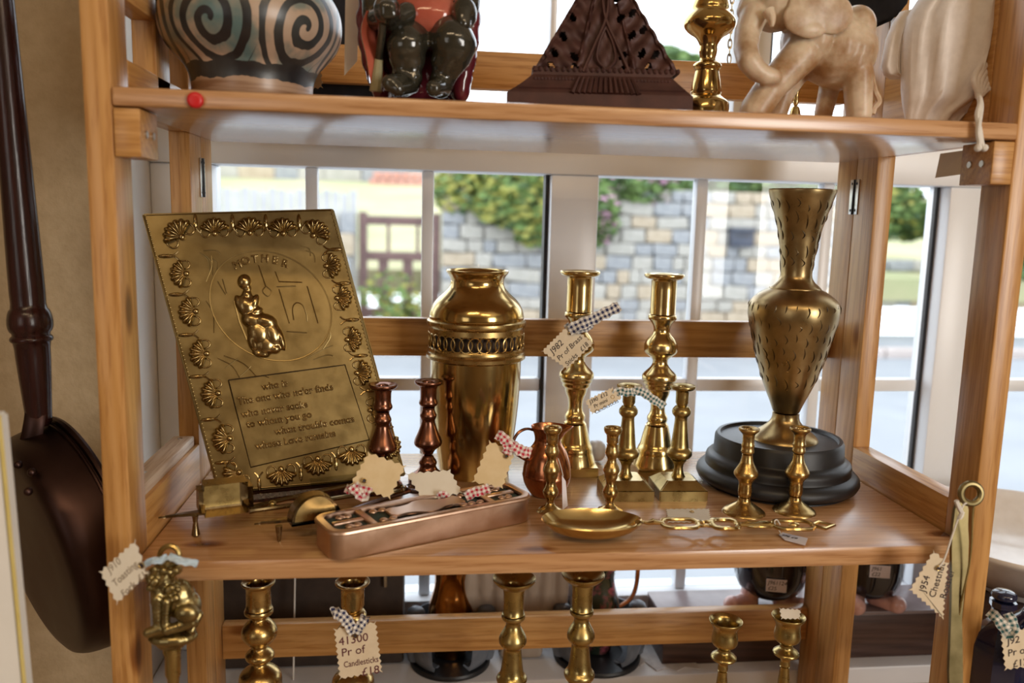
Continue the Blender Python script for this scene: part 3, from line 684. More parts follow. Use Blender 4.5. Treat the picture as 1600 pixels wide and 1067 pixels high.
# ------------------------------------------------------------------ brass urn with a pierced band
UP_ = [(424, 45), (421, 49), (426, 48.5), (429, 46), (434, 42.5), (441, 41.2), (450, 44), (459, 53), (467, 62), (476, 69), (487, 73), (497, 74)]
Pu = base_at(740, 752, ZL, 51)
urn = thing('brass_urn', 'big polished brass urn with a pierced lattice band round its shoulder', 'urn', Pu)
def pxp(P, L): return px_profile(P, ZL, L)
a = pxp(Pu, UP_); zt = a[0][1]
lay('shoulder', [(a[4][0]*.96, a[4][1]-.02), (a[5][0]*.95, a[5][1]), (a[1][0]*.9, zt-.002)]+a+[(a[-1][0]*.96, a[-1][1]-.003)], URN, urn, 64)
bm = bmesh.new()
for L in ([(498, 74), (500, 77), (504, 77.5), (508, 76.5), (510, 74.5), (518, 74.5), (518, 71), (499, 71)], [(541, 74), (546, 76), (549, 75), (552, 77.5), (557, 77), (560, 72), (560, 69), (541, 69)]):
    lathe(pxp(Pu, L)+[pxp(Pu, L)[0]], 64, bm=bm)
obj('band_moulding', bm, BRASSD, urn, 40, world=False)
z0, z1 = pxp(Pu, [(541, 1)])[0][1], pxp(Pu, [(518, 1)])[0][1]; rb = pxp(Pu, [(530, 73.6)])[0][0]
bm = bmesh.new(); nv = 34
for k in range(nv):
    pts = []
    for j in range(18):
        t = 2*PI*j/18; th = 2*PI*k/nv+math.cos(t)*(2*PI/nv)*.74
        pts.append((rb*math.cos(th), rb*math.sin(th), (z0+z1)/2+math.sin(t)*(z1-z0)*.5))
    tube(bm, pts, .00105, 5, True)
obj('pierced_lattice', bm, BRASSD, urn, 60, world=False)
lb_ = pxp(Pu, [(560, 70.5), (580, 70.3), (600, 69.6), (640, 66.7), (680, 62), (715, 57), (738, 53.5), (744, 53), (750, 51)])
lay('body', lb_[:-1]+[(lb_[-1][0], 0), (0, 0)], URN, urn, 64)
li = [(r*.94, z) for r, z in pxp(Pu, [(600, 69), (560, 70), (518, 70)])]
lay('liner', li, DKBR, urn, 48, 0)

# ------------------------------------------------------------------ tall etched vase on its black wooden base
zpl = None
Pp = base_at(1209, 786, ZL, 108)
mp = mpp(Pp)
zq = lambda y: z_at(Pp.x, Pp.y, y)-ZL
pb = thing('wooden_base', 'stepped black wooden base carrying the tall etched vase', 'base', Pp)
zt = zq(680)
prof = [(0, zt-.0035), (86*mp, zt-.0035), (88*mp, zt), (93*mp, zt), (96*mp, zt-.004), (97*mp, zq(705)), (98*mp, zq(708)), (103*mp, zq(710)), (107.5*mp, zq(714)), (109*mp, zq(719)), (108*mp, zq(723)), (109*mp, zq(727)), (116*mp, zq(730)), (121*mp, zq(735)), (122*mp, zq(741)), (119*mp, zq(747)), (108*mp, zq(752)), (104*mp, zq(757)), (104*mp, zq(760)), (80*mp, zq(760)), (0, zq(758))]
lay('turned_top', prof, BLACKP, pb, 72, 0)
lowp = [(80*mp, zq(758)), (104*mp, zq(758)), (103*mp, zq(764)), (105*mp, zq(771)), (109*mp, zq(778)), (109*mp, .002), (107*mp, 0), (80*mp, 0), (80*mp, zq(758))]
bm = bmesh.new()
for a0, a1 in ((-150, -30), (-24, 60), (66, 196)):
    lathe(chaikin(lowp), 40, bm=bm, a0=math.radians(a0+30*0), a1=math.radians(a1))
bmesh.ops.holes_fill(bm, edges=[e for e in bm.edges if e.is_boundary], sides=0)
obj('arched_foot', bm, BLACKP, pb, 50, world=False)
VZ = ZL+zt-.0035
Pv = onz(1224, 697, VZ); dv = Vector((Pv.x-CX, Pv.y-CY, 0)).normalized(); Pv = Pv+dv*(50*mpp(Pv)); Pv.x, Pv.y = Pp.x+(Pv.x-Pp.x)*1, Pv.y
vs = thing('etched_vase', 'tall trumpet-necked brass vase with etched leaf pattern on the black base', 'vase', (Pv.x, Pv.y, VZ))
pf = px_profile(Vector((Pv.x, Pv.y, VZ)), VZ, [(296, 51), (300, 51), (319, 45), (340, 38.5), (359, 33), (380, 29), (398, 26.6), (418, 24), (428, 23.6), (434, 24.5), (440, 28), (447, 36), (451, 40)])
zn = pf[-1][1]
lay('neck', [(pf[0][0]*.4, pf[5][1]), (pf[3][0]*.93, pf[3][1]), (pf[0][0]*.96, pf[0][1])]+pf+[(pf[-1][0]*.9, zn-.003)], BRASSV, vs, 64)
pf = px_profile(Vector((Pv.x, Pv.y, VZ)), VZ, [(450, 37), (452, 41), (456, 49), (462, 58), (469, 65), (477, 68.5), (489, 69), (500, 67.5), (516, 63), (536, 58), (556, 53), (576, 46.5), (595, 40), (613, 32.5), (627, 26), (640, 21), (643, 19.5)])
vb = lay('body', [(0, pf[0][1])]+pf+[(0, pf[-1][1])], BRASSV, vs, 64)
pf = px_profile(Vector((Pv.x, Pv.y, VZ)), VZ, [(643, 20.5), (650, 20), (657, 22), (664, 28), (670, 35), (676, 44), (682, 50), (687, 51.5), (690, 51)])
lay('foot', [(0, pf[0][1])]+pf[:-1]+[(pf[-1][0], 0), (0, 0)], BRASSV, vs, 64)
# etched leaf strokes: shallow grooves set as fine raised burrs on the body
def strokes(parent, prof_src, ylist, seed, hgt=14):
    rnd = random.Random(seed); bm = bmesh.new(); P0 = Vector((Pv.x, Pv.y, VZ))
    tab = px_profile(P0, VZ, prof_src); tab.sort(key=lambda t: t[1]); zs_ = [t[1] for t in tab]; rs_ = [t[0] for t in tab]
    rad = lambda z: float(np.interp(z, zs_, rs_))
    for y in ylist:
        zc = z_at(P0.x, P0.y, y)-VZ; n = max(10, int(2*PI*rad(zc)/.0115)); off = rnd.random()
        for k in range(n):
            th0 = 2*PI*(k+off)/n; L = hgt*mpp(P0)*rnd.uniform(.55, 1.25); zo_ = rnd.uniform(-.004, .004); tl = rnd.uniform(.3, 1.4); pts = []
            for j in range(6):
                t = j/5; z = zc+zo_+L*(t-.5); th = th0+.075*tl*math.sin(t*PI*1.2)*(.03/rad(zc)); r = rad(z)+.0001
                pts.append((r*math.cos(th), r*math.sin(th), z))
            tube(bm, pts, [.0002, .0006, .0009, .0008, .0005, .0002], 4)
    obj('etched_leaves', bm, BRASSENG, parent, 60, world=False)['kind'] = 'stuff'
BRASSENG = metal('engraved_brass', (.07, .05, .03), (.15, .11, .06), .35, .45, 80)
strokes(vs, [(296, 51), (319, 45), (359, 33), (398, 26.6), (418, 24), (428, 23.6), (440, 28)], [322, 345, 368, 392, 412], 3, 16)
strokes(vs, [(452, 41), (462, 58), (477, 68.5), (489, 69), (516, 63), (556, 53), (595, 40), (627, 26)], [474, 503, 525, 547, 568, 590], 5, 17)

# ------------------------------------------------------------------ copper jug
Pj = base_at(853, 780, ZL, 22)
jug = thing('copper_jug', 'small copper jug with a seam round its belly and loop handle', 'jug', Pj)
J = [(694, 17), (668, 25), (665, 27), (669, 26), (678, 21.5), (687, 20), (693, 22), (701, 28), (712, 33), (726, 36.5), (738, 37.8)]
bm = lathe(chaikin(pxp(Pj, J)), 48)
for v in bm.verts:
    if v.co.z > pxp(Pj, [(684, 1)])[0][1] and v.co.x > 0:
        f = (v.co.z-pxp(Pj, [(684, 1)])[0][1])/.014; v.co.x += .010*f*max(0, math.cos(math.atan2(v.co.y, v.co.x)))**6; 
obj('upper_body', bm, COPPER, jug, 50, world=False)
lj = pxp(Pj, [(738, 37.8), (741, 38.4), (744, 37.6), (752, 36), (762, 31), (770, 25), (776, 21)])
lay('lower_body', lj[:-1]+[(lj[-1][0], 0), (0, 0)], COPPER, jug, 48)
hp = [at(834, 672, Pj.y), at(822, 670, Pj.y-.004), at(809, 677, Pj.y-.006), at(802, 692, Pj.y-.007), at(806, 708, Pj.y-.006), at(820, 718, Pj.y-.002)]
obj('handle', tube(bmesh.new(), spline(hp, 6), .0026, 8, flat=.6), COPPERD, jug)

# ------------------------------------------------------------------ embossed plaque
Q = [Vector(p) for p in ((-.0498, .2202, -.0877), (.1538, .2428, -.0768), (.2383, .1901, -.3773), (.0347, .1674, -.3883))]
ex = (Q[1]-Q[0]).normalized(); ey = (Q[0]-Q[3]).normalized(); en = ex.cross(ey).normalized(); PWd, PHt = (Q[1]-Q[0]).length, (Q[0]-Q[3]).length
pq = thing('embossed_plaque', 'embossed brass plaque of a seated mother with verse and shell border, leaning back', 'plaque', Q[3]*.5+Q[2]*.5)
def PL(a, b, h=0): return Q[3]+ex*a+ey*b+en*h
_c = en.cross(ex)
def plq(x, y):
    d = ray(x, y); p = CAM+d*((Q[3]-CAM).dot(en)/d.dot(en)); v = p-Q[3]
    b = v.dot(_c)/ey.dot(_c); return v.dot(ex)-b*ey.dot(ex), b
bm = prism([(0, 0), (PWd, 0), (PWd, PHt), (0, PHt)], ex, ey, en, Q[3]-en*.004, .008)
bmesh.ops.bevel(bm, geom=list(bm.edges), offset=.002, segments=2, affect='EDGES'); obj('sheet', bm, BRASSP, pq)
bm = bmesh.new(); tube(bm, [PL(.002, .002), PL(PWd-.002, .002), PL(PWd-.002, PHt-.002), PL(.002, PHt-.002)], .0016, 6, True)
obj('rolled_edge', bm, BRASSP, pq)
bm = bmesh.new(); nb = 70
for k in range(nb):
    for a, b in ((.0035, PHt*(k+.5)/nb), (PWd-.0035, PHt*(k+.5)/nb)): ball(bm, PL(a, b, .0006), .0010, seg=6)
o = obj('beading', bm, BRASSP, pq); o['kind'] = 'stuff'
def shell_mesh():
    bm = bmesh.new(); na, nr = 42, 9; V = []
    for i in range(na+1):
        t = -1+2*i/na; ang = t*1.28; row = []
        for j in range(nr+1):
            r = j/nr; sc = 1-.10*(1-abs(math.cos(t*3.5*PI))); R = r*sc*.0175
            h = (.0012+.0056*math.sin(min(1, r*1.05)*PI*.62))*(.45+.55*abs(math.cos(t*3.5*PI)))*(1 if j < nr else 0)
            row.append(bm.verts.new((math.sin(ang)*R, math.cos(ang)*R*1.05-.007, h)))
        V.append(row)
    for i in range(na):
        for j in range(nr): bm.faces.new((V[i][j], V[i+1][j], V[i+1][j+1], V[i][j+1]))
    ball(bm, (0, -.007, .0012), (.0032, .0036, .0024), seg=8)
    for s in (-1, 1):
        pts = [(s*(.005+.0048*(1-math.cos(t))), -.005-.0060*math.sin(t), .0007) for t in [PI*k/10*1.5 for k in range(11)]]; tube(bm, pts, .0009, 5)
    bmesh.ops.remove_doubles(bm, verts=bm.verts, dist=1e-6); bmesh.ops.recalc_face_normals(bm, faces=bm.faces)
    me = bpy.data.meshes.new('shell'); bm.to_mesh(me); bm.free(); me.materials.append(BRASSR)
    me.polygons.foreach_set('use_smooth', [True]*len(me.polygons)); return me
def dart_mesh():
    bm = bmesh.new(); ball(bm, (0, .003, .0008), (.0023, .0085, .0026), seg=10)
    for s in (-1, 1): tube(bm, [(0, -.003, .0006), (s*.0018, -.007, .0006), (s*.0046, -.010, .0006)], .0010, 5)
    me = bpy.data.meshes.new('dart'); bm.to_mesh(me); bm.free(); me.materials.append(BRASSR); return me
SH, DT = shell_mesh(), dart_mesh()
EX3 = frame_mat((0, 0, 0), ex, en.cross(ex), en).to_3x3()
def emboss(me, name, px, py, rot, s=1.0):
    a, b = plq(px, py); o = bpy.data.objects.new(name, me); COL.objects.link(o); o.parent = pq
    o.matrix_local = Matrix.Translation(PL(a, b)-pq.location) @ (EX3 @ Matrix.Rotation(math.radians(rot), 3, 'Z')).to_4x4() @ Matrix.Scale(s, 4)
for (x, y, r, s) in [(276, 362, 40, 1.15), (335, 355, 0, 1), (390, 354, 0, 1), (442, 355, 0, 1), (496, 360, -40, 1.05),
                     (281, 428, 90, 1), (295, 487, 90, 1.05), (312, 553, 90, 1.05), (330, 615, 90, 1.05), (348, 686, 90, 1.05), (366, 745, 130, 1),
                     (519, 415, -90, .95), (536, 465, -90, .95), (552, 530, -90, .95), (567, 582, -90, .95), (588, 640, -90, .95), (612, 700, -120, .95),
                     (440, 743, 180, 1.05), (497, 727, 180, 1.05), (550, 712, 180, 1.05)]: emboss(SH, 'shell', x, y, r, s)
for (x, y, r) in [(306, 350, 0), (364, 350, 0), (416, 350, 0), (468, 350, 0), (264, 400, 90), (280, 460, 90), (295, 523, 90), (312, 588, 90), (330, 655, 90), (352, 722, 90),
                  (520, 390, -90), (533, 443, -90), (546, 500, -90), (560, 556, -90), (577, 610, -90), (600, 668, -90), (405, 752, 180), (470, 736, 180), (525, 720, 180)]: emboss(DT, 'dart', x, y, r)
def line(bm, pts, r=.0007): tube(bm, [PL(*plq(x, y), .0002) for x, y in pts], r, 5)
ca, cb = plq(424, 478); ra = abs(plq(516, 470)[0]-plq(332, 480)[0])/2
bm = bmesh.new(); tube(bm, [PL(ca+ra*math.cos(t), cb+ra*math.sin(t), .0002) for t in [2*PI*k/60 for k in range(60)]], .0008, 5, True)
obj('medallion_ring', bm, BRASSP, pq)
bm = bmesh.new(); line(bm, [(357, 594), (539, 570), (577, 687), (392, 730), (357, 594)], .0008); obj('verse_border', bm, BRASSENG, pq)
bm = bmesh.new()
line(bm, [(432, 448), (462, 447)]); line(bm, [(436, 452), (452, 505)]); line(bm, [(480, 447), (497, 505)])
line(bm, spline([(459, 500), (457, 482), (463, 473), (473, 477), (479, 492), (480, 502)], 4)); line(bm, [(448, 518), (480, 520)]); line(bm, [(404, 414), (415, 447)])
line(bm, spline([(415, 447), (410, 455), (418, 463), (424, 455), (415, 447)], 4)); line(bm, [(430, 424), (436, 440), (472, 441)]); line(bm, [(340, 440), (352, 460)]); line(bm, [(348, 436), (354, 458)])
line(bm, [(366, 470), (374, 502), (386, 531)], .0012)
for (u0, v0, u1, v1) in ((318, 392, 345, 398), (330, 404, 338, 425), (352, 575, 372, 560), (375, 588, 392, 572), (385, 592, 420, 590), (505, 545, 516, 520), (490, 562, 520, 556), (478, 392, 492, 410), (322, 470, 334, 520), (312, 395, 328, 425), (320, 398, 332, 430), (470, 385, 485, 400), (340, 560, 375, 592), (350, 556, 400, 588), (480, 560, 520, 540), (330, 400, 322, 440)):
    line(bm, spline([(u0, v0), ((u0+u1)/2+5, (v0+v1)/2-4), (u1, v1)], 4), .0006)
obj('engraved_room', bm, BRASSP, pq)
bm = bmesh.new()
def fb(x, y, rx, ry, rz, rot=0):
    a, b = plq(x, y); ball(bm, PL(a, b, .0004), (rx, ry, rz), EX3 @ Matrix.Rotation(math.radians(rot), 3, 'Z'), 14)
fb(382, 440, .0078, .0088, .006); fb(388, 452, .004, .005, .004); fb(386, 462, .006, .008, .005); fb(385, 478, .0105, .0135, .007, 20); fb(398, 474, .005, .011, .006, -20)
fb(374, 475, .0045, .011, .005, 15); fb(400, 488, .009, .005, .0065, 25); fb(395, 500, .013, .010, .008, -20); fb(415, 502, .014, .009, .009, -20); fb(405, 520, .013, .018, .008, 10); fb(425, 520, .010, .018, .008, 12)
fb(415, 538, .013, .013, .007, -10); fb(430, 545, .007, .006, .006); fb(440, 530, .004, .014, .006, 12); fb(396, 535, .006, .012, .006, 15); fb(408, 553, .010, .004, .005, -15)
obj('seated_mother', blob(bm, .0011, 3), BRASSR, pq, 60)
for k, ch in enumerate('MOTHER'):
    t = math.radians(118-k*11.5); r = ra*.80; a, b = ca+r*math.cos(t), cb+r*math.sin(t)
    e1 = (ex*math.sin(t)-_c*math.cos(t)*.6).normalized(); e2 = en.cross(e1)
    text('embossed_letter', ch, .0115, PL(a, b, .0004), e1, e2, pq, BRASSR, 'CENTER', 0, ext=.0008, bev=.0005)
for s, x, y, sz in [('who is', 410, 609, .0105), ('The one who ne\'er finds', 372, 632, .0105), ('who never seeks', 378, 652, .0105), ('to whom you go', 386, 668, .0105), ('when trouble comes', 430, 679, .0105), ('whose Love remains', 400, 702, .0105)]:
    a, b = plq(x, y); e1 = (ex*1.0+_c*.085).normalized(); text('embossed_verse', s, sz, PL(a, b, .0004), e1, en.cross(e1), pq, BRASSR, 'LEFT', 0, ext=.0007, bev=.0004)
sd = thing('plaque_stand', 'low dark stand with a clear lip holding up the embossed plaque', 'stand', (Q[3].x*.5+Q[2].x*.5, Q[3].y*.5+Q[2].y*.5, ZL))
b0_, b1_ = Q[3]+ex*.012, Q[2]-ex*.012; nh = Vector((en.x, en.y, 0)).normalized()
bm = bmesh.new(); V_ = []
for p, k in ((b0_, 0), (b1_, 0)):
    for dy, top in ((.010, 1), (-.030, 1), (-.034, 0), (.014, 0)): 
        q_ = p+nh*dy; V_.append(bm.verts.new((q_.x, q_.y, (p.z-.0012) if top else ZL+.0004)))
bm.faces.new(V_[:4]); bm.faces.new(V_[4:][::-1])
for k in range(4): bm.faces.new((V_[k], V_[4+k], V_[4+(k+1) % 4], V_[(k+1) % 4]))
obj('base', bm, DARKW, sd, 0)
obj('clear_lip', prism([(.10, -.002), (PWd-.012, -.002), (PWd-.012, .009), (.10, .009)], ex, ey, en, Q[3]+en*.0085, .0016), ACRYL, sd, 0)
# ------------------------------------------------------------------ two brass candle snuffers
def snuffer(label, tip, hinge, end, foot, kind, loops, hz, loopm):
    z = ZL+hz; T = onz(*tip, z); H = onz(*hinge, z); E = onz(*end, z); d = (E-T); d.z = 0; d.normalize(); n = Vector((d.y, -d.x, 0))
    F = onz(*foot, ZL); r = thing('candle_snuffer', label, 'snuffer', (H.x, H.y, ZL))
    L = (H-T).length; wd = .0052
    bm = prism([(0, 0), (L*.35, wd*.5), (L*.6, wd), (L+.02, wd*1.1), (L+.02, -wd*.7), (L*.6, -wd*.7), (L*.35, -wd*.4)], d, n, Vector((0, 0, 1)), T, .003)
    bmesh.ops.bevel(bm, geom=list(bm.edges), offset=.0008, segments=2, affect='EDGES'); obj('pointed_blade', bm, BRASSS, r)
    bm = bmesh.new(); f0 = Vector((F.x, F.y, z-.001)); tube(bm, [f0, f0.lerp(F, .3), f0.lerp(F, .62), F+Vector((0, 0, .002)), F], [.0032, .0021, .0030, .0042, .0024] if kind == 'box' else [.0034, .003, .0024, .0018, .0012], 12)
    obj('peg_foot', bm, BRASSS, r)
    bx0 = H+Vector((0, 0, .0012))
    if kind == 'box':
        w, h, dp = .050, .031, .022; M = frame_mat(bx0, d, -n, Vector((0, 0, 1)))
        bm = bmesh.new(); box(bm, (-w/2, -dp/2, 0), (w/2, dp/2, h)); bmesh.ops.bevel(bm, geom=[e for e in bm.edges if abs(e.verts[0].co.y-e.verts[1].co.y) > .01], offset=.005, segments=4, affect='EDGES')
        bm.faces.ensure_lookup_table(); fr = min(bm.faces, key=lambda f: f.calc_center_median().y)
        bmesh.ops.inset_region(bm, faces=[fr], thickness=.0034, depth=0); bmesh.ops.translate(bm, verts=fr.verts, vec=(0, .017, 0)); bm.transform(M)
        sb_ = obj('snuff_box', bm, BRASSS, r, 25)
        bm = bx((-w/2+.006, dp/2-.0052, .0045), (w/2-.010, dp/2-.0046, h-.0045)); bm.transform(M); obj('inner_plate', bm, BRASSO, sb_, 0)
    else:
        R, dp = .0245, .020; M = frame_mat(bx0, d, -n, Vector((0, 0, 1)))
        pts = [(R*math.cos(PI*k/20), R*1.08*math.sin(PI*k/20)) for k in range(21)]
        bm = prism(pts, (1, 0, 0), (0, 0, 1), (0, 1, 0), (0, 0, 0), dp); bm.faces.ensure_lookup_table()
        fr = min((f for f in bm.faces if len(f.verts) > 10), key=lambda f: f.calc_center_median().y)
        bmesh.ops.inset_region(bm, faces=[fr], thickness=.0024, depth=0); bmesh.ops.translate(bm, verts=fr.verts, vec=(0, .006, 0)); bm.transform(M)
        obj('snuff_dome', bm, BRASSS, r, 25)
        bm = prism([(p_*.84, .002+q_*.84) for p_, q_ in pts], (1, 0, 0), (0, 0, 1), (0, 1, 0), (0, -dp/2+.0052, 0), .0008); bm.transform(M); obj('inner_plate', bm, BRASSO, r, 0)
    for k, (lx, ly, lr) in enumerate(loops):
        C0 = onz(lx, ly, z-.004); bm = bmesh.new()
        st = H+d*.022+n*(.004 if k else -.004)
        g = (C0-st).normalized(); tube(bm, spline([st, st.lerp(C0, .4)+n*(.003 if k else -.003), C0-g*lr], 6), [.0034]+[.0026]*11+[.0024], 8)
        obj('scissor_arm', bm, loopm, r)
        pts = [C0+d*math.cos(t)*lr+n*math.sin(t)*lr*.8 for t in [2*PI*j/24 for j in range(24)]]
        obj('finger_loop', tube(bmesh.new(), pts, .0029, 8, True), loopm, r)
    bm = bmesh.new(); ball(bm, H+d*.045+Vector((0, 0, .003)), (.004, .004, .003), seg=12); obj('pivot_screw', bm, BRASSO, r)
BRASSDL = metal('dull_olive_brass', (.17, .135, .06), (.26, .205, .10), .34, .44, 60)
BRASSS = metal('smoked_brass', (.17, .12, .06), (.30, .22, .11), .2, .3, 60)
PURP = metal('smoky_steel', (.16, .12, .13), (.28, .22, .22), .14, .22, 30)
snuffer('brass scissor candle snuffer with a square box, in front of the plaque', (246, 809), (352, 801), (560, 768), (306, 838), 'box', [(575, 752, .014), (610, 764, .014)], .022, BRASSS)
snuffer('brass scissor candle snuffer with a domed box, behind the long copper case', (396, 819), (492, 814), (690, 776), (436, 846), 'dome', [(655, 762, .015), (690, 778, .014)], .017, PURP)

# ------------------------------------------------------------------ long copper case with an embossed lid
F0 = onz(520, 881, ZL); F1 = onz(833, 815, ZL); d = (F1-F0); d.z = 0; LEN = d.length; d.normalize(); n = Vector((-d.y, d.x, 0)); hB = .0245; WID = .0545
bxr = thing('copper_case', 'long low copper case with rounded corners and ornate embossed lid', 'case', F0+d*LEN/2+n*WID/2)
M = frame_mat(F0, d, n, Vector((0, 0, 1)))
def rrect(x0, y0, x1, y1, r, n_=7):
    o = []
    for cx_, cy_, a0_ in ((x1-r, y1-r, 0), (x0+r, y1-r, 90), (x0+r, y0+r, 180), (x1-r, y0+r, 270)):
        for k in range(n_+1): t_ = math.radians(a0_+90*k/n_); o.append((cx_+r*math.cos(t_), cy_+r*math.sin(t_)))
    return o
def loft(levels):
    bm = bmesh.new(); R_ = [[bm.verts.new((x, y, z)) for x, y in rrect(i, i, LEN-i, WID-i, r)] for i, z, r in levels]
    for A_, B_ in zip(R_[:-1], R_[1:]):
        k_n = len(A_)
        for k in range(k_n): bm.faces.new((A_[k], A_[(k+1) % k_n], B_[(k+1) % k_n], B_[k]))
    bm.faces.new(R_[0][::-1]); bm.faces.new(R_[-1]); return bm
bm = loft([(.003, 0, .012), (.0008, .0008, .014), (0, .003, .0145), (0, hB, .0145)]); bm.transform(M); obj('body', bm, COPPERB, bxr, 40)
bm = loft([(-.0014, hB+.0002, .0155), (-.0018, hB+.0012, .0158), (-.0014, hB+.0030, .0155), (0, hB+.0042, .0145), (.0052, hB+.0042, .010), (.0066, hB+.0036, .009), (.0070, hB+.0002, .0085)]); bm.transform(M); lid = obj('lid', bm, COPPERB, bxr, 30)
def onlid(name, b, mat=COPPERB): b.transform(M); return obj(name, b, mat, lid)
zt_ = hB+.0038
b = bmesh.new()
for x0, x1 in ((.040, .047), (LEN-.050, -.043+LEN)): box(b, (x0, .006, hB), (x1, WID-.006, zt_), .0008)
box(b, (.010, WID*.42, hB), (.040, WID*.56, zt_-.0006), .0008); box(b, (LEN-.043, WID*.42, hB), (LEN-.010, WID*.56, zt_-.0006), .0008)
onlid('lid_bars', b)['kind'] = 'stuff'
out = [(.062+t*(LEN-.128), WID*.5+WID*.33*(.75+.25*math.cos(t*PI*4))*(1-abs(2*t-1)**6)) for t in [k/24 for k in range(25)]]
out += [(x, WID-y) for x, y in out[::-1]]
b = prism(out[1:24]+out[26:49], (1, 0, 0), (0, 1, 0), (0, 0, 1), (0, 0, zt_-.0014), .003); bmesh.ops.bevel(b, geom=list(b.edges), offset=.0007, segments=2, affect='EDGES'); onlid('lid_plate', b)
b = bmesh.new()
for x in (.022, .030, .056, .066, LEN-.022, LEN-.030, LEN-.056, LEN-.066, LEN-.075):
    for y in (.27, .73): ball(b, (x, WID*y, zt_-.0022), (.0046, .0040, .0026), seg=10)
onlid('lid_bosses', blob(b, .0009, 2))['kind'] = 'stuff'
b = bx((.009, .009, hB+.0001), (.04, WID-.009, hB+.0006)); box(b, (LEN-.042, .009, hB+.0001), (LEN-.009, WID-.009, hB+.0006)); box(b, (.048, .010, hB+.0001), (.070, WID-.01, hB+.0006)); box(b, (LEN-.072, .010, hB+.0001), (LEN-.052, WID-.01, hB+.0006)); onlid('lid_recess', b, VERDI)['kind'] = 'stuff'
b = bmesh.new(); tube(b, spline([(LEN-.02, WID-.004, hB+.004), (LEN-.022, WID, hB+.010), (LEN-.030, WID+.001, hB+.011), (LEN-.036, WID-.001, hB+.009)], 5), .0022, 8, flat=.6); onlid('lid_catch', b, COPPERD)

# ------------------------------------------------------------------ brass ladle with an openwork handle
zh = ZL+.013
S0, S1 = onz(1000, 817, zh), onz(1302, 821, zh); d = (S1-S0); d.z = 0; LH = d.length; d.normalize(); n = Vector((-d.y, d.x, 0))
C0 = onz(925, 812, ZL+.019); la = thing('brass_ladle', 'oval brass ladle with an openwork looped handle, lying flat', 'ladle', (S0.x, S0.y, ZL))
bm = bmesh.new(); A, Bw, dep = .0505, .031, .0178; rows = []
for side in (0, 1):
    for j in range(9):
        t = j/8 if side == 0 else 1-j/8; rows.append([bm.verts.new(C0+d*(A*t-(.0008 if side and t else 0))*math.cos(2*PI*k/40)+n*(Bw*t-(.0008 if side and t else 0))*math.sin(2*PI*k/40)+Vector((0, 0, -dep*max(0, 1-t**2)**.62+(.0012 if side else 0)))) for k in range(40)])
for i in range(len(rows)-1):
    for k in range(40):
        bm.faces.new((rows[i][k], rows[i][(k+1) % 40], rows[i+1][(k+1) % 40], rows[i+1][k]))
bmesh.ops.remove_doubles(bm, verts=bm.verts, dist=2e-5); obj('bowl', bm, BRASS, la, 50)
k_ = LH/302.0
def hx(x): return S0+d*((x-1000)*k_)
def loop(bm, x0, x1, hw, r): tube(bm, [hx((x0+x1)/2)+d*((x1-x0)/2*k_*math.cos(t))+n*hw*math.sin(t)+Vector((0, 0, .0008*math.sin(3*t))) for t in [2*PI*j/28 for j in range(28)]], r, 8, True, flat=.75)
bm = bmesh.new(); tube(bm, [C0+d*(A-.004)+Vector((0, 0, -.002)), hx(1004)+Vector((0, 0, .001)), hx(1012), hx(1020)+Vector((0, 0, .0015)), hx(1036)], [.004, .003, .0034, .0055, .003], 10, flat=.6); obj('shank', bm, BRASS, la)
bm = bmesh.new()
loop(bm, 1034, 1090, .0140, .0027); loop(bm, 1090, 1110, .0065, .0025); loop(bm, 1112, 1152, .0140, .0031)
for t in range(8): ball(bm, hx(1120+t*4.2)-n*(.0135*math.sin(.6+t*.28)+.001), .0019, seg=8)
tube(bm, [hx(1150), hx(1166), hx(1180), hx(1196), hx(1212)], [.003, .0048, .0036, .0060, .003], 8, flat=.5)
loop(bm, 1165, 1205, .008, .0018); loop(bm, 1208, 1270, .0135, .0027); ball(bm, hx(1240), (.006, .0035, .003), seg=10)
tube(bm, [hx(1268), hx(1284)+n*.009, hx(1303), hx(1284)-n*.009], .0025, 8, True, flat=.75)
obj('openwork_handle', bm, BRASS, la)

#====PART4
# ------------------------------------------------------------------ price tags and ribbons on the middle shelf
def T4(Y, *px): return [at(x, y, Y if not hasattr(Y, '__len__') else Y[k]) for k, (x, y) in enumerate(px)]
yf = P_l.y-.030
t = zig_tag('price_tag', 'cream pinked tag reading J982 tied to a tall brass candlestick', T4((yf+.002, yf+.004, yf, yf), (845, 549), (889, 505), (929, 536), (886, 578)), mat=CARDT)
write(t, [('J982', .0), ('Pr of Brass', .0), ('Sticks   £18', .05)], .0105, -.40, .16, .0112); eyelet(t, at(891, 521, yf+.001))
ribbon('ribbon_end', [at(889, 516, yf), at(905, 508, yf-.004), at(930, 497, yf-.003), at(952, 486, yf), at(968, 478, yf+.003)], .0135, BGING, t['root'], .0030)
ribbon('ribbon_band', [at(884, 506, yf+.012), at(892, 514, yf+.002), at(905, 516, yf), at(918, 513, yf+.003), at(924, 506, yf+.012)], .008, BGING, t['root'], .0025)
yf = Pm2.y-.022
t = zig_tag('price_tag', 'small cream pinked tag for the mini candlesticks, tied with green ribbon', T4((yf, yf, yf-.003, yf-.003), (913, 626), (957, 604), (974, 622), (925, 648)), mat=CARDT, amp=.0011, tooth=.0026)
write(t, [('J390  £12', 0), ('Pr mini', .06), ('Candlesticks', .0)], .0058, -.42, .14, .0062); eyelet(t, at(957, 620, yf-.001), .002)
ribbon('ribbon_band', [at(958, 618, yf), at(968, 611, yf-.002), at(980, 613, yf-.003), at(992, 612, yf-.002), at(998, 606, yf+.004)], .009, GGING, t['root'], .0022)
ribbon('ribbon_end', [at(990, 608, yf-.002), at(1006, 614, yf-.004), at(1022, 625, yf-.003), at(1038, 636, yf)], .0095, GGING, t['root'], .0022)
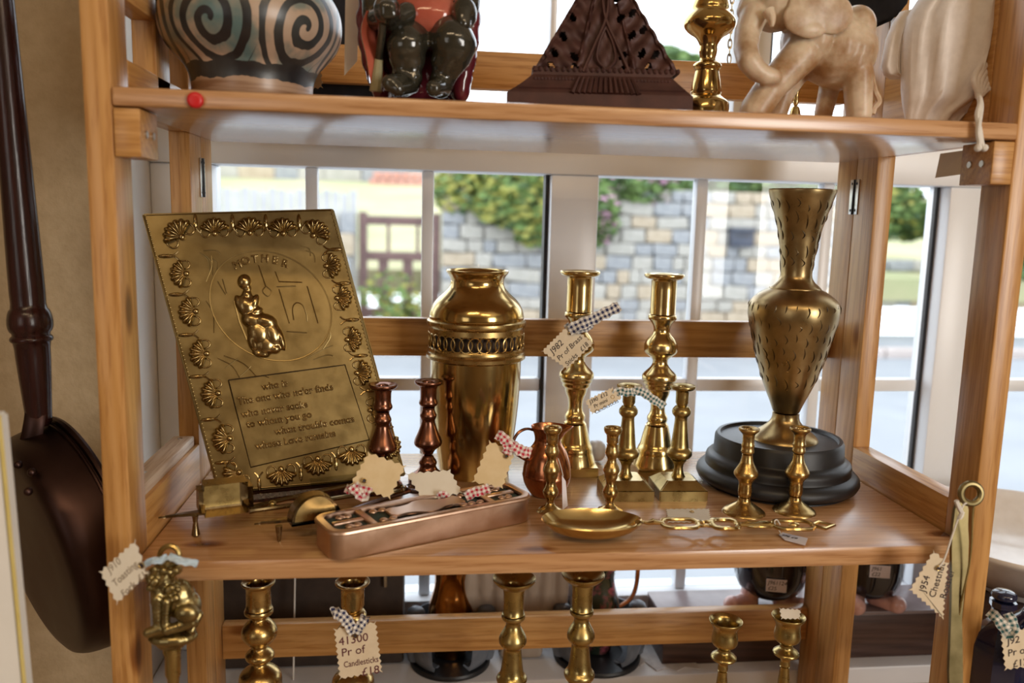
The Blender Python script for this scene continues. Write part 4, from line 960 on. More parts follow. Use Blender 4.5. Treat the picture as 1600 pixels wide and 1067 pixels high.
# three blank tags with red gingham, leaning on the copper things
t = zig_tag('price_tag', 'blank cream tag turned over in front of the plaque, tied with red gingham', T4((.075, .078, .068, .066), (575, 705), (636, 727), (610, 781), (545, 758)), mat=CARD, amp=.0017, tooth=.0046)
ribbon('ribbon_end', [at(552, 757, .063), at(561, 769, .061), at(568, 774, .061), at(573, 760, .062)], .012, RGING, t['root'], .0024)
ribbon('ribbon_knot', [at(540, 762, .070), at(552, 766, .065), at(562, 762, .063)], .009, RGING, t['root'], .0024); eyelet(t, at(569, 751, .0655), .0022)
t = zig_tag('price_tag', 'blank pale tag lying tilted behind the long copper case', T4((.112, .116, .092, .088), (632, 738), (704, 734), (724, 770), (660, 784)), mat=CARDW, amp=.0016, tooth=.0045)
ribbon('ribbon_end', [at(683, 776, .090), at(692, 772, .088), at(700, 778, .090)], .007, RGING, t['root'], .0022)
t = zig_tag('price_tag', 'blank cream tag hanging in front of the urn, tied to the jug with red gingham', T4((.118, .117, .102, .104), (764, 687), (806, 705), (786, 764), (736, 754)), mat=CARD, amp=.0016, tooth=.0045)
ribbon('ribbon_loop', [at(776, 678, .118), at(786, 684, .114), at(794, 696, .112), at(791, 710, .113)], .011, RGING, t['root'], .0025)
ribbon('ribbon_end', [at(796, 692, .113), at(808, 701, .112), at(820, 706, .113), at(830, 708, .116)], .012, RGING, t['root'], .0025); eyelet(t, at(791, 713, .1125), .002)
rb_ = tag(ribbon('ribbon_scrap', [at(727, 776, .085), at(741, 769, .085), at(755, 766, .085), at(765, 763, .086)], .010, RGING, None, .0024), 'scrap of red gingham ribbon lying behind the copper case', 'ribbon')
# tag lying flat behind the ladle, and its little string tag
z = ZL+.0012
t = zig_tag('price_tag', 'white pinked tag lying flat behind the ladle handle', [onz(1040, 795, z), onz(1108, 795, z), onz(1112, 816, z), onz(1043, 816, z)], mat=CARDW, amp=.0014, tooth=.0036); eyelet(t, onz(1081, 800, z+.0004), .0022)
pts = [onz(1217, 835, z), onz(1223, 832, z), onz(1262, 841, z+.001), onz(1258, 852, z+.001), onz(1226, 844, z)]
c = sum(pts, Vector())/5; ex_ = (pts[2]-pts[1]).normalized(); ey_ = Vector((0, 0, 1)).cross(ex_)
r = thing('string_tag', 'small white strung ticket lying in front of the ladle handle', 'price tag', c)
obj('ticket', prism([((p-c).dot(ex_), (p-c).dot(ey_)) for p in pts], ex_, ey_, (0, 0, 1), c, .0006), LABELM, r, 0)
text('lettering', 'J76 £8', .006, c-ex_*.010-ey_*.001+Vector((0, 0, .0006)), ex_, ey_, r, BLUEINK if 'BLUEINK' in globals() else INK)
obj('string', tube(bmesh.new(), spline([onz(1221, 836, z+.001), onz(1216, 826, z+.006), onz(1210, 816, z+.016), onz(1214, 812, z+.018), onz(1219, 820, z+.014)], 5), .0006, 6), STRING, r)
# white strung ticket hanging at the small candlestick by the jug
yf = Pl.y-.012
r = thing('string_tag', 'narrow white ticket hanging beside the small candlestick by the jug', 'price tag', at(883, 770, yf))
pts = [at(878, 742, yf), at(884, 752, yf+.002), at(887, 790, yf+.002), at(879, 797, yf)]
bm = bmesh.new(); A_ = [bm.verts.new(p) for p in pts]; B_ = [bm.verts.new(p+Vector((0, .0007, 0))) for p in pts]; bm.faces.new(A_); bm.faces.new(B_[::-1])
for i in range(4): bm.faces.new((A_[i], B_[i], B_[(i+1) % 4], A_[(i+1) % 4]))
obj('ticket', bm, LABELM, r, 0); obj('string', tube(bmesh.new(), spline([at(880, 744, yf), at(876, 728, yf-.001), at(872, 716, yf)], 4), .0005, 6), STRING, r)
# white pebble behind the tall candlestick
P = at(931, 706, .31); bm = bmesh.new(); ball(bm, (P.x, .30, ZL+.0145), (.012, .010, .0145)); ball(bm, (P.x-.007, .298, ZL+.022), (.007, .007, .007))
tag(obj('white_ornament', blob(bm, .0014), SILLM), 'small white ornament behind the tall tagged candlestick', 'ornament')

# ------------------------------------------------------------------ things on the upper shelf
def scl(Y, x=800, y=80): return mpp(at(x, y, Y))
Yp = .135; P = at(395, 120, Yp); X0 = P.x
pot = thing('spiral_pot', 'big round pottery pot painted with black spirals at the end of the upper shelf', 'pot', (X0, Yp, TU))
zz = lambda y: z_at(X0, Yp, y)-TU; m_ = mpp((X0, Yp, .06))
PT = [(-62, 70), (-60, 78), (-56, 74), (-45, 84), (-20, 112), (0, 128), (20, 136), (42, 138), (62, 135), (80, 126), (98, 110), (106, 102), (113, 98), (128, 92)]
prof = [(h*m_, zz(y)) for y, h in PT]; zb = prof[-1][1]
prof = [(66*m_, prof[0][1]-.02)]+prof+[(90*m_, 0), (0, 0)]
o = obj('body', lathe(chaikin(prof, 2)[::-1], 72, uvscale=.0865, a0=0), POTM, pot, 60, world=False); o.rotation_euler = (0, 0, math.radians(45))
t = zig_tag('price_tag', 'yellowish pinked tag standing behind the foot of the spiral pot', T4(.20, (470, 112), (503, 108), (505, 138), (472, 142)), mat=CARD)
r = thing('hanging_ticket', 'long narrow cream ticket hanging between the pot and the seated figure', 'price tag', at(548, 60, .12))
pts = [at(540, -30, .115), at(561, -30, .125), at(558, 95, .125), at(538, 118, .115)]
bm = bmesh.new(); A_ = [bm.verts.new(p) for p in pts]; B_ = [bm.verts.new(p+Vector((0, .0008, 0))) for p in pts]; bm.faces.new(A_); bm.faces.new(B_[::-1])
for i in range(4): bm.faces.new((A_[i], B_[i], B_[(i+1) % 4], A_[(i+1) % 4]))
obj('ticket', bm, CARDW, r, 0)
# seated pottery figure in a coral coat
YF = .085; s_ = scl(YF, 655)
fg = thing('seated_figure', 'glazed pottery figure of a seated man in coral tunic and dark breeches', 'figurine', at(655, 140, YF)*1)
fg.location.z = TU
def F(x, y, dy=0): return at(x, y, YF+dy)
def part(name, fn, mat, vox=.0022, it=3):
    bm = bmesh.new(); fn(bm); return obj(name, blob(bm, vox, it), mat, fg, 60)
def legs(bm):
    capsule(bm, F(650, 48, .012), F(636, 70, -.014), .020, .019); ball(bm, F(634, 72, -.016), (.0185, .017, .016)); capsule(bm, F(638, 78, -.014), F(634, 112, -.010), .016, .0115); capsule(bm, F(634, 112, -.010), F(632, 132, -.010), .0120, .0115)
    for y, r in ((86, .0175), (92, .0165), (118, .0135)): capsule(bm, F(627, y, -.013), F(645, y+3, -.013), r*.72, r*.72, 4)
    capsule(bm, F(640, 130, -.012), F(610, 130, -.030), .0095, .0085); capsule(bm, F(644, 134, -.015), F(622, 139, -.032), .0075, .007)
    capsule(bm, F(695, 46, .012), F(708, 66, -.016), .022, .021); ball(bm, F(711, 70, -.018), (.0205, .018, .019)); capsule(bm, F(710, 80, -.016), F(694, 116, -.010), .018, .0125); capsule(bm, F(694, 116, -.010), F(688, 134, -.012), .0125, .012)
    for y, x, r in ((92, 706, .0185), (98, 703, .0172)): capsule(bm, F(x-10, y, -.014), F(x+9, y-4, -.014), r*.72, r*.72, 4)
    capsule(bm, F(690, 134, -.014), F(678, 138, -.03), .009, .008)
part('breeches_and_boots', legs, FIG_D)
part('tunic', lambda bm: (ball(bm, F(672, 5, .02), (.042, .03, .040)), capsule(bm, F(640, 46, .008), F(704, 44, .008), .020, .020), ball(bm, F(672, 28, .005), (.036, .026, .022)), capsule(bm, F(656, 8, -.008), F(672, 50, -.01), .006, .005), capsule(bm, F(694, 6, -.008), F(684, 48, -.01), .006, .005), capsule(bm, F(675, 0, -.008), F(678, 40, -.014), .006, .005)), FIG_R)
part('belt', lambda bm: capsule(bm, F(618, 24, -.006), F(722, 12, -.004), .008, .008, 14), FIG_D)
def coat(bm):
    for y, xl, xr in ((-60, 585, 735), (-30, 575, 742), (0, 568, 744), (30, 564, 744), (60, 566, 742), (90, 572, 738), (115, 580, 732), (136, 588, 728)):
        n_ = 9
        for k in range(n_):
            t = k/(n_-1); x = xl+(xr-xl)*t; ball(bm, F(x+(8 if k == 0 else -8 if k == n_-1 else 0), y, .05-.035*abs(2*t-1)**2), (.0105, .012, .016), seg=10)
part('coat', coat, FIG_C, .0028, 4)
def arms(bm):
    capsule(bm, F(586, -40, .01), F(584, 22, .0), .013, .0115); capsule(bm, F(586, 30, 0), F(606, 24, -.03), .0115, .010); ball(bm, F(605, 14, -.034), (.0125, .012, .0135)); capsule(bm, F(612, 34, -.02), F(636, 22, -.012), .009, .011)
    for k in range(4): capsule(bm, F(598+k*5, 8, -.046), F(600+k*5, 24, -.046), .0038, .0034, 4)
    capsule(bm, F(734, -40, .01), F(731, 8, .0), .0135, .012); ball(bm, F(725, 22, -.016), (.0125, .012, .0155)); capsule(bm, F(716, 18, -.024), F(718, 36, -.026), .004, .004, 4); capsule(bm, F(722, 18, -.026), F(724, 38, -.028), .004, .004, 4); capsule(bm, F(729, 18, -.025), F(730, 38, -.026), .004, .004, 4)
part('arms_and_hands', arms, FIG_D)
obj('sash_panel', tube(bmesh.new(), spline([F(584, 20, -.004), F(576, 50, .0), F(584, 90, 0), F(590, 130, 0)], 5), .010, 8, flat=.5), FIG_R, fg)
obj('staff', tube(bmesh.new(), [F(592, 92, -.006), F(590, 110, -.006), F(587, 143, -.006)], [.0040, .0046, .006], 10), FIG_S, fg)
obj('staff_top', tube(bmesh.new(), [F(600, -20, -.036), F(597, 50, -.026), F(592, 92, -.006)], [.0036, .0036, .004], 10), FIG_D, fg)
bm = bmesh.new(); c0 = F(655, 140, .02); bmesh.ops.create_cone(bm, cap_ends=True, segments=40, radius1=.048, radius2=.046, depth=.006); bmesh.ops.translate(bm, verts=bm.verts, vec=(c0.x, c0.y, TU+.003)); obj('plinth', bm, FIG_D, fg)
for s2 in (588, 722): obj('chair_leg', tube(bmesh.new(), [F(s2, 60, .02), F(s2, 142, .015)], .0055, 8), FIG_D, fg)

# cast iron pierced pyramid
YI = .10; ir = thing('iron_pyramid', 'brown cast iron pierced pyramid with leaf scrolls and a flared foot', 'ornament', at(936, 150, YI)); ir.location.z = TU
Ln = at(936, 75, YI); mi = mpp(Ln); ax = RT.copy(); ax.z = 0; ax.normalize(); dn = Vector((ax.y, -ax.x, 0))
zi = lambda y: z_at(ir.location.x, YI, y)
def I(x, y): 
    p = at(x, y, YI); return (p-ir.location).dot(ax), p.z-TU
ybase = 0.0
(a0, _), (a1, _) = I(792, 150), I(1080, 158); (b0, zb0), (b1, _) = I(832, 118), I(1048, 126); (c0x, zc0), (c1x, _) = I(929, -50), I(958, -50)
(m0, zm0), (m1, _) = I(820, 130), I(1060, 136)
def quadpt(u, v):           # u across, v up the sloping face
    l = b0+(c0x-b0)*v; r_ = b1+(c1x-b1)*v; return l+(r_-l)*u, zb0+(zc0-zb0)*v
dp0 = .034
def face3(u, v, h=0, top=.008): 
    a_, z_ = quadpt(u, v); k = dp0+(top-dp0)*v
    return ir.location+ax*a_+dn*(k+h)+Vector((0, 0, z_))
holes = []
for hx_, hy_ in [(890, 3), (962, 5), (874, 26), (892, 34), (965, 37), (983, 29), (861, 56), (878, 64), (998, 57), (981, 65), (845, 93), (864, 90), (894, 96), (967, 98), (995, 94), (1014, 97), (860, 112), (896, 115), (968, 116), (1002, 117)]:
    a_, z_ = I(hx_, hy_); v = (z_-zb0)/(zc0-zb0); l = b0+(c0x-b0)*v; r_ = b1+(c1x-b1)*v; holes.append(((a_-l)/(r_-l), v))
# pierced front: grid of small cells, cells that fall in a leaf-shaped hole are left open
NU, NV = 72, 60; bm = bmesh.new(); gv = {}
def cell_open(u, v):
    a_, z_ = quadpt(u, v)
    for hu, hv in holes:
        ha, hz_ = quadpt(hu, hv); dx, dz = a_-ha, z_-hz_
        rot = .6 if hu < .5 else -.6; rx = dx*math.cos(rot)+dz*math.sin(rot); rz = -dx*math.sin(rot)+dz*math.cos(rot)
        if (rx/.0031)**2+(rz/.0052)**2 < 1: return True
    return False
def relief(u, v):
    a_, z_ = quadpt(u, v); cw = abs(u-.5); h = 0
    if .185 < cw < .215: h += .0022
    if cw > .47: h += .0022
    if cw < .18: h += .0014*math.cos(a_*420)*math.cos(z_*240)
    else: h += .0016*math.sin(a_*330+z_*260*(1 if u < .5 else -1))+.0008*math.sin(z_*420)
    return h
for side in (1, -1):
    for i in range(NU+1):
        for j in range(NV+1):
            u, v = i/NU, j/NV
            for L_ in (0, 1):
                p = face3(u, v, relief(u, v)*(1-L_)-.004*L_)
                if side < 0: q_ = p-ir.location; q_ = q_-dn*2*q_.dot(dn); p = ir.location+q_
                gv[side, i, j, L_] = bm.verts.new(p)
    op = [[cell_open((i+.5)/NU, (j+.5)/NV) for j in range(NV)] for i in range(NU)]
    for i in range(NU):
        for j in range(NV):
            if op[i][j]: continue
            q4 = ((i, j), (i+1, j), (i+1, j+1), (i, j+1))
            for L_ in (0, 1): bm.faces.new([gv[side, a_, b_, L_] for a_, b_ in (q4 if L_ == 0 else q4[::-1])])
            for (di, dj), (p1, p2) in (((-1, 0), (0, 3)), ((1, 0), (1, 2)), ((0, -1), (0, 1)), ((0, 1), (3, 2))):
                ii, jj = i+di, j+dj
                if not (0 <= ii < NU and 0 <= jj < NV) or op[ii][jj]:
                    A4 = [gv[side, *q4[p1], 0], gv[side, *q4[p2], 0], gv[side, *q4[p2], 1], gv[side, *q4[p1], 1]]
                    bm.faces.new(A4)
obj('pierced_panel', bm, IRON, ir, 50)
for u in (0, 1):
    bm = bmesh.new(); A_ = [bm.verts.new(face3(u, v, h)) for v in (0, 1) for h in (0, -.003)]
    pts = []
    for v in (0, 1):
        p = face3(u, v); q_ = p-ir.location; q2 = q_-dn*2*q_.dot(dn); pts.append((p, ir.location+q2))
    bm.free(); bm = bmesh.new(); e = ax*(.004 if u == 0 else -.004)
    V8 = [bm.verts.new(p) for p in (pts[0][0], pts[0][1], pts[1][1], pts[1][0])]; W8 = [bm.verts.new(p+e) for p in (pts[0][0], pts[0][1], pts[1][1], pts[1][0])]
    bm.faces.new(V8); bm.faces.new(W8[::-1])
    for k in range(4): bm.faces.new((V8[k], W8[k], W8[(k+1) % 4], V8[(k+1) % 4]))
    obj('side_panel', bm, IRON, ir, 0)
bm = bmesh.new(); rings = []
zf = lambda y: z_at(ir.location.x, YI-.042, y)-TU
kx = lambda x: (at(x, 130, YI-.042)-ir.location).dot(ax)
zb2 = zf(117)
for (l, r_, z_, dd) in ((kx(792), kx(1080), 0, .046), (kx(792), kx(1080), zf(149), .046), (kx(795), kx(1077), zf(146), .045), (kx(806), kx(1070), zf(139), .042), (kx(819), kx(1060), zf(129), .039), (kx(829), kx(1051), zf(120), .037), (kx(833), kx(1047), zb2, .035), (b0-.001, b1+.001, zb0+.003, .0345)):
    rings.append([bm.verts.new(ir.location+ax*x_+dn*y_+Vector((0, 0, z_))) for x_, y_ in ((l, dd), (r_, dd), (r_, -dd), (l, -dd))])
for A_, B_ in zip(rings[:-1], rings[1:]):
    for k in range(4): bm.faces.new((A_[k], A_[(k+1) % 4], B_[(k+1) % 4], B_[k]))
bm.faces.new(rings[0][::-1]); bm.faces.new(rings[-1]); obj('flared_foot', bm, IRON, ir, 40)
bm = bmesh.new()
for k in range(13):
    x_ = a0+(a1-a0)*(.33+.34*k/12); p0 = ir.location+ax*x_+dn*.0465+Vector((0, 0, zf(148))); p1 = ir.location+ax*((b0+b1)/2+(x_-(b0+b1)/2)*.80)+dn*.0380+Vector((0, 0, zf(121))); tube(bm, [p0, p1], [.0026, .0018], 6)
obj('fluting', bm, IRON, ir)
bm = bmesh.new()
for k in range(40):
    x_ = kx(836)+(kx(1044)-kx(836))*k/39; ball(bm, ir.location+ax*x_+dn*.0375+Vector((0, 0, zf(124))), (.0022, .0018, .0018), seg=6)
tube(bm, [ir.location+ax*kx(808)+dn*.0425+Vector((0, 0, zf(139))), ir.location+ax*kx(1068)+dn*.0425+Vector((0, 0, zf(139)))], .0014, 6)
obj('beaded_border', bm, IRON, ir)['kind'] = 'stuff'
bm = bmesh.new(); 
for k in range(26):
    u = k/25; p = face3(u, .02, .001); ball(bm, p, (.0022, .0022, .0028), seg=6)
o = obj('leaf_edging', bm, IRON, ir); o['kind'] = 'stuff'
bm = bmesh.new()
for sgn in (-1, 1):
    tube(bm, spline([face3(.5+sgn*.16, .0, .001), face3(.5+sgn*.10, .25, .002), face3(.5-sgn*.02, .55, .003), face3(.5-sgn*.12, .95, .001)], 6), .0018, 6)
    tube(bm, spline([face3(.5, .02, .001), face3(.5+sgn*.07, .12, .002), face3(.5+sgn*.06, .28, .002), face3(.5, .42, .002)], 6), .0014, 6)
obj('leaf_scroll', bm, IRON, ir)

# brass candlestick beside the elephant
YB = .14; Pc = Vector((at(1102, 160, YB).x, YB, TU)); 
bc = thing('round_candlestick', 'shiny lacquered brass candlestick between iron pyramid and elephant on the upper shelf', 'candlestick', Pc)
zc = lambda L: [(h*mpp((Pc.x, YB, z_at(Pc.x, YB, y))), z_at(Pc.x, YB, y)-TU) for y, h in L]
kn = zc([(-90, 22), (-60, 20), (-30, 17), (-8, 20), (0, 26), (12, 29), (17, 28), (22, 33), (30, 39), (37, 41), (44, 39), (52, 31), (58, 21), (66, 16), (72, 13.5), (80, 14.5), (86, 13), (93, 11.5), (97, 14)])
lay('stem', [(0, kn[0][1])]+kn+[(0, kn[-1][1])], URN, bc, 48)
kn = zc([(96, 14), (100, 21), (104, 22), (107, 21), (110, 18), (113, 18.5), (130, 22), (146, 24), (148, 22), (150, 24), (154, 29), (158, 34), (163, 37)])
lay('foot', [(0, kn[0][1])]+kn+[(kn[-1][0]*1.03, 0), (0, 0)], URN, bc, 48)
# hanging chain
ch = thing('hanging_chain', 'thin hanging chain between the shiny candlestick and the elephant', 'chain', at(1143, -40, .20))
for k in range(12):
    y = -36+k*11.6; c0_ = at(1146-k*.6, y, .20); m__ = mpp(c0_); bm = bmesh.new(); h_ = 7.6*m__; w_ = 3.0*m__
    e1 = Vector((1, 0, 0)) if k % 2 else Vector((.35, .93, 0)); tube(bm, [c0_+e1*w_*math.cos(q_)+Vector((0, 0, 1))*h_*math.sin(q_) for q_ in [2*PI*j/14 for j in range(14)]], .0007, 5, True); obj('link', bm, CHAINM, ch)
# carved elephant
YE = .085; el = thing('stone_elephant', 'carved brown and cream soapstone elephant with trunk curled in', 'elephant', at(1265, 175, YE)); el.location.z = TU
E_ = lambda x, y, dy=0: at(x, y, YE+dy); se = mpp(E_(1265, 90))
bm = bmesh.new()
ball(bm, E_(1322, 82, .004), (45*se, .036, 52*se)); ball(bm, E_(1300, 76, .003), (54*se, .036, 58*se)); ball(bm, E_(1318, 98, .003), (42*se, .034, 42*se)); ball(bm, E_(1262, 64), (40*se, .034, 48*se)); ball(bm, E_(1335, 45, .004), (28*se, .028, 35*se))
ball(bm, E_(1212, 10, -.004), (42*se, .030, 38*se)); ball(bm, E_(1235, -10), (46*se, .032, 40*se)); capsule(bm, E_(1172, 8, -.006), E_(1165, 18, -.006), 17*se, 14*se)
tr = [(1178, 25, 21), (1168, 50, 20), (1165, 75, 18.5), (1170, 95, 17.5), (1182, 110, 16), (1196, 118, 14), (1208, 120, 12)]
for (x0, y0, r0), (x1, y1, r1) in zip(tr[:-1], tr[1:]): capsule(bm, E_(x0, y0, -.012-.010*(y0 > 60)-.012*(y0 > 90)), E_(x1, y1, -.012-.010*(y1 > 60)-.012*(y1 > 90)), r0*se, r1*se)
capsule(bm, E_(1252, 85, -.014), E_(1205, 135, -.018), 30*se, 24*se); capsule(bm, E_(1205, 135, -.018), E_(1180, 172, -.018), 24*se, 24*se)
capsule(bm, E_(1250, 100, .020), E_(1222, 145, .020), 24*se, 20*se); capsule(bm, E_(1222, 145, .020), E_(1212, 176, .020), 20*se, 19*se)
capsule(bm, E_(1340, 115, -.014), E_(1342, 178, -.016), 24*se, 20*se); capsule(bm, E_(1300, 120, .020), E_(1287, 176, .020), 18*se, 15*se)
obj('body', blob(bm, .0016, 5), ELEPH, el, 60)
bm = bmesh.new()
for x, y, rx, rz, a_ in ((1278, 10, 48, 40, 0), (1300, 22, 34, 30, 10), (1255, 28, 32, 26, 0), (1265, 45, 26, 14, -10)): ball(bm, E_(x, y, -.034), (rx*se, .0055, rz*se))
obj('ear', blob(bm, .0014, 4), ELEPH, el, 60)
obj('tusk', tube(bmesh.new(), spline([E_(1200, 18, -.030), E_(1206, 30, -.034), E_(1206, 42, -.036)], 5), [.0065-.0005*k for k in range(11)], 10), ELEPH, el)
obj('tail', tube(bmesh.new(), spline([E_(1360, 112, 0), E_(1366, 140, -.002), E_(1373, 158, -.003), E_(1366, 168, -.002), E_(1363, 178, -.002)], 5), .0032, 8), ELEPH, el)
# small gilt thing glimpsed under the elephant
P = at(1243, 168, .19); gb = thing('brass_bell', 'small bright brass bell glimpsed between the legs of the elephant', 'bell', (P.x, .19, TU))
lay('bell', [(0, .034), (.004, .034), (.006, .026), (.008, .014), (.013, .005), (.0145, .002), (.0145, 0), (0, 0)], BRASS, gb, 28)
lay('handle', [(0, .058), (.003, .057), (.0042, .052), (.0022, .046), (.0034, .040), (.002, .034), (0, .034)], BRASS, gb, 20)
# white cotton drawstring bag
bgR = thing('cotton_bag', 'unbleached cotton drawstring bag slumped at the end of the upper shelf', 'bag', at(1480, 185, .085)); bgR.location.z = TU
rows = [(-75, 1500, 1625), (-40, 1470, 1612), (-5, 1440, 1601), (25, 1420, 1594), (55, 1413, 1586), (85, 1411, 1577), (115, 1411, 1566), (140, 1411, 1556), (158, 1412, 1545), (170, 1413, 1524), (180, 1414, 1508), (190, 1415, 1500), (200, 1416, 1497)]
bm = bmesh.new(); RG = []; NB = 48
for y, xl, xr in rows:
    pl_, pr_ = at(xl, y, .085), at(xr, y, .085); c_ = (pl_+pr_)/2; hw = (pr_-pl_).length/2; e1 = (pr_-pl_).normalized(); e2 = Vector((e1.y, -e1.x, 0)).normalized(); ring = []
    for k in range(NB):
        t = 2*PI*k/NB; fold = 1+.20*math.sin(9*t+y*.010)*max(0, math.sin(t))*min(1, max(.15, (y+40)/120))+.09*math.sin(17*t+y*.02); dpt = min(.036, hw*.55)*(1-.35*max(0, (y-150)/40))
        q_ = c_+e1*hw*math.cos(t)*(1 if abs(math.cos(t)) > .9 else 1)+e2*(-math.sin(t))*dpt*fold*-1
        q_.z = max(q_.z, TU+.0005); ring.append(bm.verts.new(q_))
    RG.append(ring)
for A_, B_ in zip(RG[:-1], RG[1:]):
    for k in range(NB): bm.faces.new((A_[k], A_[(k+1) % NB], B_[(k+1) % NB], B_[k]))
bm.faces.new(RG[0]); bm.faces.new(RG[-1][::-1]); bmesh.ops.subdivide_edges(bm, edges=list(bm.edges), cuts=1, use_grid_fill=True, smooth=.6); obj('sack', bm, CLOTH, bgR, 80)
bm = bmesh.new(); rr = [(18, 1408, 1432), (35, 1396, 1424), (60, 1386, 1420), (85, 1381, 1416), (105, 1378, 1414), (116, 1382, 1412), (122, 1396, 1412)]; RG = []
for y, xl, xr in rr:
    pl_, pr_ = at(xl, y, .10), at(xr, y, .10); c_ = (pl_+pr_)/2; hw = (pr_-pl_).length/2; e1 = (pr_-pl_).normalized(); e2 = Vector((e1.y, -e1.x, 0)).normalized()
    RG.append([bm.verts.new(c_+e1*hw*math.cos(2*PI*k/24)+e2*.010*math.sin(2*PI*k/24)*(1+.25*math.sin(8*PI*k/12))) for k in range(24)])
for A_, B_ in zip(RG[:-1], RG[1:]):
    for k in range(24): bm.faces.new((A_[k], A_[(k+1) % 24], B_[(k+1) % 24], B_[k]))
bm.faces.new(RG[0]); bm.faces.new(RG[-1][::-1]); obj('flap', bm, CLOTH, bgR, 80)
bm = bmesh.new()
for k in range(6): tube(bm, spline([at(1536+k*4, 96+k*5, .052+.002*k), at(1522+k*5, 122+k*3, .047), at(1527+k*2.5, 142, .046), at(1529, 153, .047)], 5), .0032, 6)
obj('gathers', bm, CLOTH, bgR, 70)
bm = bmesh.new(); tube(bm, spline([at(1529, 148, .046), at(1531, 162, .012), at(1527, 180, -.006), at(1531, 205, -.008), at(1534, 224, -.008), at(1537, 233, -.008)], 5), .0023, 8)
tube(bm, spline([at(1530, 148, .046), at(1533, 164, .012), at(1531, 182, -.007), at(1528, 206, -.009), at(1530, 222, -.009), at(1528, 232, -.009)], 5), .0023, 8)
ball(bm, at(1528, 231, -.009), .0035, seg=8); ball(bm, at(1538, 231, -.008), .0035, seg=8); obj('drawstring', bm, STRING, bgR)
# dark things at the back of the upper shelf
P0, P1 = at(480, 143, .36), at(592, -60, .36)
tag(obj('black_box_file', bx((P0.x, .352, TU+.052-.05), (P1.x, .40, P1.z), .003), BLACKF), 'black box standing behind the upper back rail between pot and figure', 'box')
bm = bmesh.new(); pts = [at(1318, -40, .20), at(1436, -40, .20), at(1424, 0, .20), at(1401, 29, .20), at(1352, 51, .20), at(1318, 30, .20)]
A_ = [bm.verts.new(p) for p in pts]; B_ = [bm.verts.new(p+Vector((0, .05, .004))) for p in pts]; bm.faces.new(A_); bm.faces.new(B_[::-1])
for i in range(6): bm.faces.new((A_[i], B_[i], B_[(i+1) % 6], A_[(i+1) % 6]))
bmesh.ops.bevel(bm, geom=list(bm.edges), offset=.004, segments=2, affect='EDGES'); tag(obj('black_felt_hat', bm, BLACKF), 'black felt piece hanging behind the elephant beside the cotton bag', 'cloth')
# pale card under the end of the upper shelf
Yc = .055; pts = [at(1470, 240, Yc+.02), at(1512, 234, Yc), at(1512, 271, Yc), at(1462, 278, Yc+.02)]
bm = bmesh.new(); A_ = [bm.verts.new(p) for p in pts]; B_ = [bm.verts.new(p+Vector((0, .001, 0))) for p in pts]; bm.faces.new(A_); bm.faces.new(B_[::-1])
for i in range(4): bm.faces.new((A_[i], B_[i], B_[(i+1) % 4], A_[(i+1) % 4]))
tag(obj('pale_card', bm, CARDW, None, 0), 'plain pale card hanging under the upper shelf behind the cleat block', 'card')

# ------------------------------------------------------------------ hanging on the front of the unit
# lion toasting fork
YL = -.030; lf = thing('lion_toasting_fork', 'brass toasting fork with a seated lion finial and hanging ring', 'toasting fork', at(268, 940, YL))
G = lambda x, y, dy=0: at(x, y, YL+dy); sl = mpp(G(268, 940)); R_ = lambda v: v*sl
bm = bmesh.new(); c0_ = G(265, 868); tube(bm, [c0_+RT*R_(15)*math.cos(t)+UP*R_(15)*math.sin(t) for t in [2*PI*k/26 for k in range(26)]], R_(4.2), 8, True); obj('hanging_ring', bm, BRASSO, lf)
bm = bmesh.new()
ball(bm, G(258, 884), R_(13)); ball(bm, G(251, 897, -.006), (R_(10), R_(10), R_(8))); capsule(bm, G(255, 900), G(258, 935), R_(19), R_(22))
rnd = random.Random(4)
for k in range(46):
    ball(bm, G(232+rnd.random()*48, 886+rnd.random()*52, -.012+rnd.random()*.010), R_(rnd.uniform(4.5, 7.5)), seg=8)
ball(bm, G(280, 935, .002), (R_(26), R_(22), R_(32))); ball(bm, G(295, 948, .002), (R_(19), R_(22), R_(26))); ball(bm, G(292, 958, -.014), (R_(19), R_(12), R_(15))); 
capsule(bm, G(246, 935, -.010), G(246, 975, -.012), R_(9), R_(7)); capsule(bm, G(260, 940, -.012), G(258, 975, -.014), R_(8), R_(7)); capsule(bm, G(258, 980, -.012), G(232, 988, -.014), R_(9), R_(8))
capsule(bm, G(300, 972, -.012), G(262, 984, -.016), R_(9), R_(8)); capsule(bm, G(312, 960), G(300, 985, -.008), R_(6), R_(5))
ball(bm, G(270, 994), (R_(38), R_(24), R_(14))); ball(bm, G(268, 1003), (R_(24), R_(18), R_(12)))
obj('lion', blob(bm, .0009, 1), BRASSL, lf, 60)
obj('shaft', tube(bmesh.new(), [G(268, 1004), G(269, 1016), G(270, 1024), G(270.5, 1052), G(271, 1060), G(274, 1200)], [R_(12), R_(14), R_(12), R_(12), R_(9), R_(8)], 14), BRASSO, lf)
t = zig_tag('price_tag', 'weathered cream pinked tag tied to the lion toasting fork', T4((YL-.004, YL-.01, YL-.016, YL-.010), (154, 893), (212, 842), (232, 896), (183, 945)), mat=CARDW, amp=.0016, tooth=.0040)
write(t, [('J910', .1), ('Toasting', 0), ('Fork  £15', .0)], .0085, -.34, .24, .0115, mat=mix2('faded_ink', (.30, .24, .18), (.36, .29, .22), 80, .8)); eyelet(t, at(222, 883, YL-.014), .0024)
ribbon('ribbon_band', [G(226, 882, -.014), G(238, 876, -.018), G(252, 875, -.016), G(262, 869, -.012)], .0055, BLUER, t['root'])
ribbon('ribbon_end', [G(264, 867, -.013), G(276, 874, -.016), G(292, 878, -.014), G(309, 881, -.010)], .0060, BLUER, t['root'])
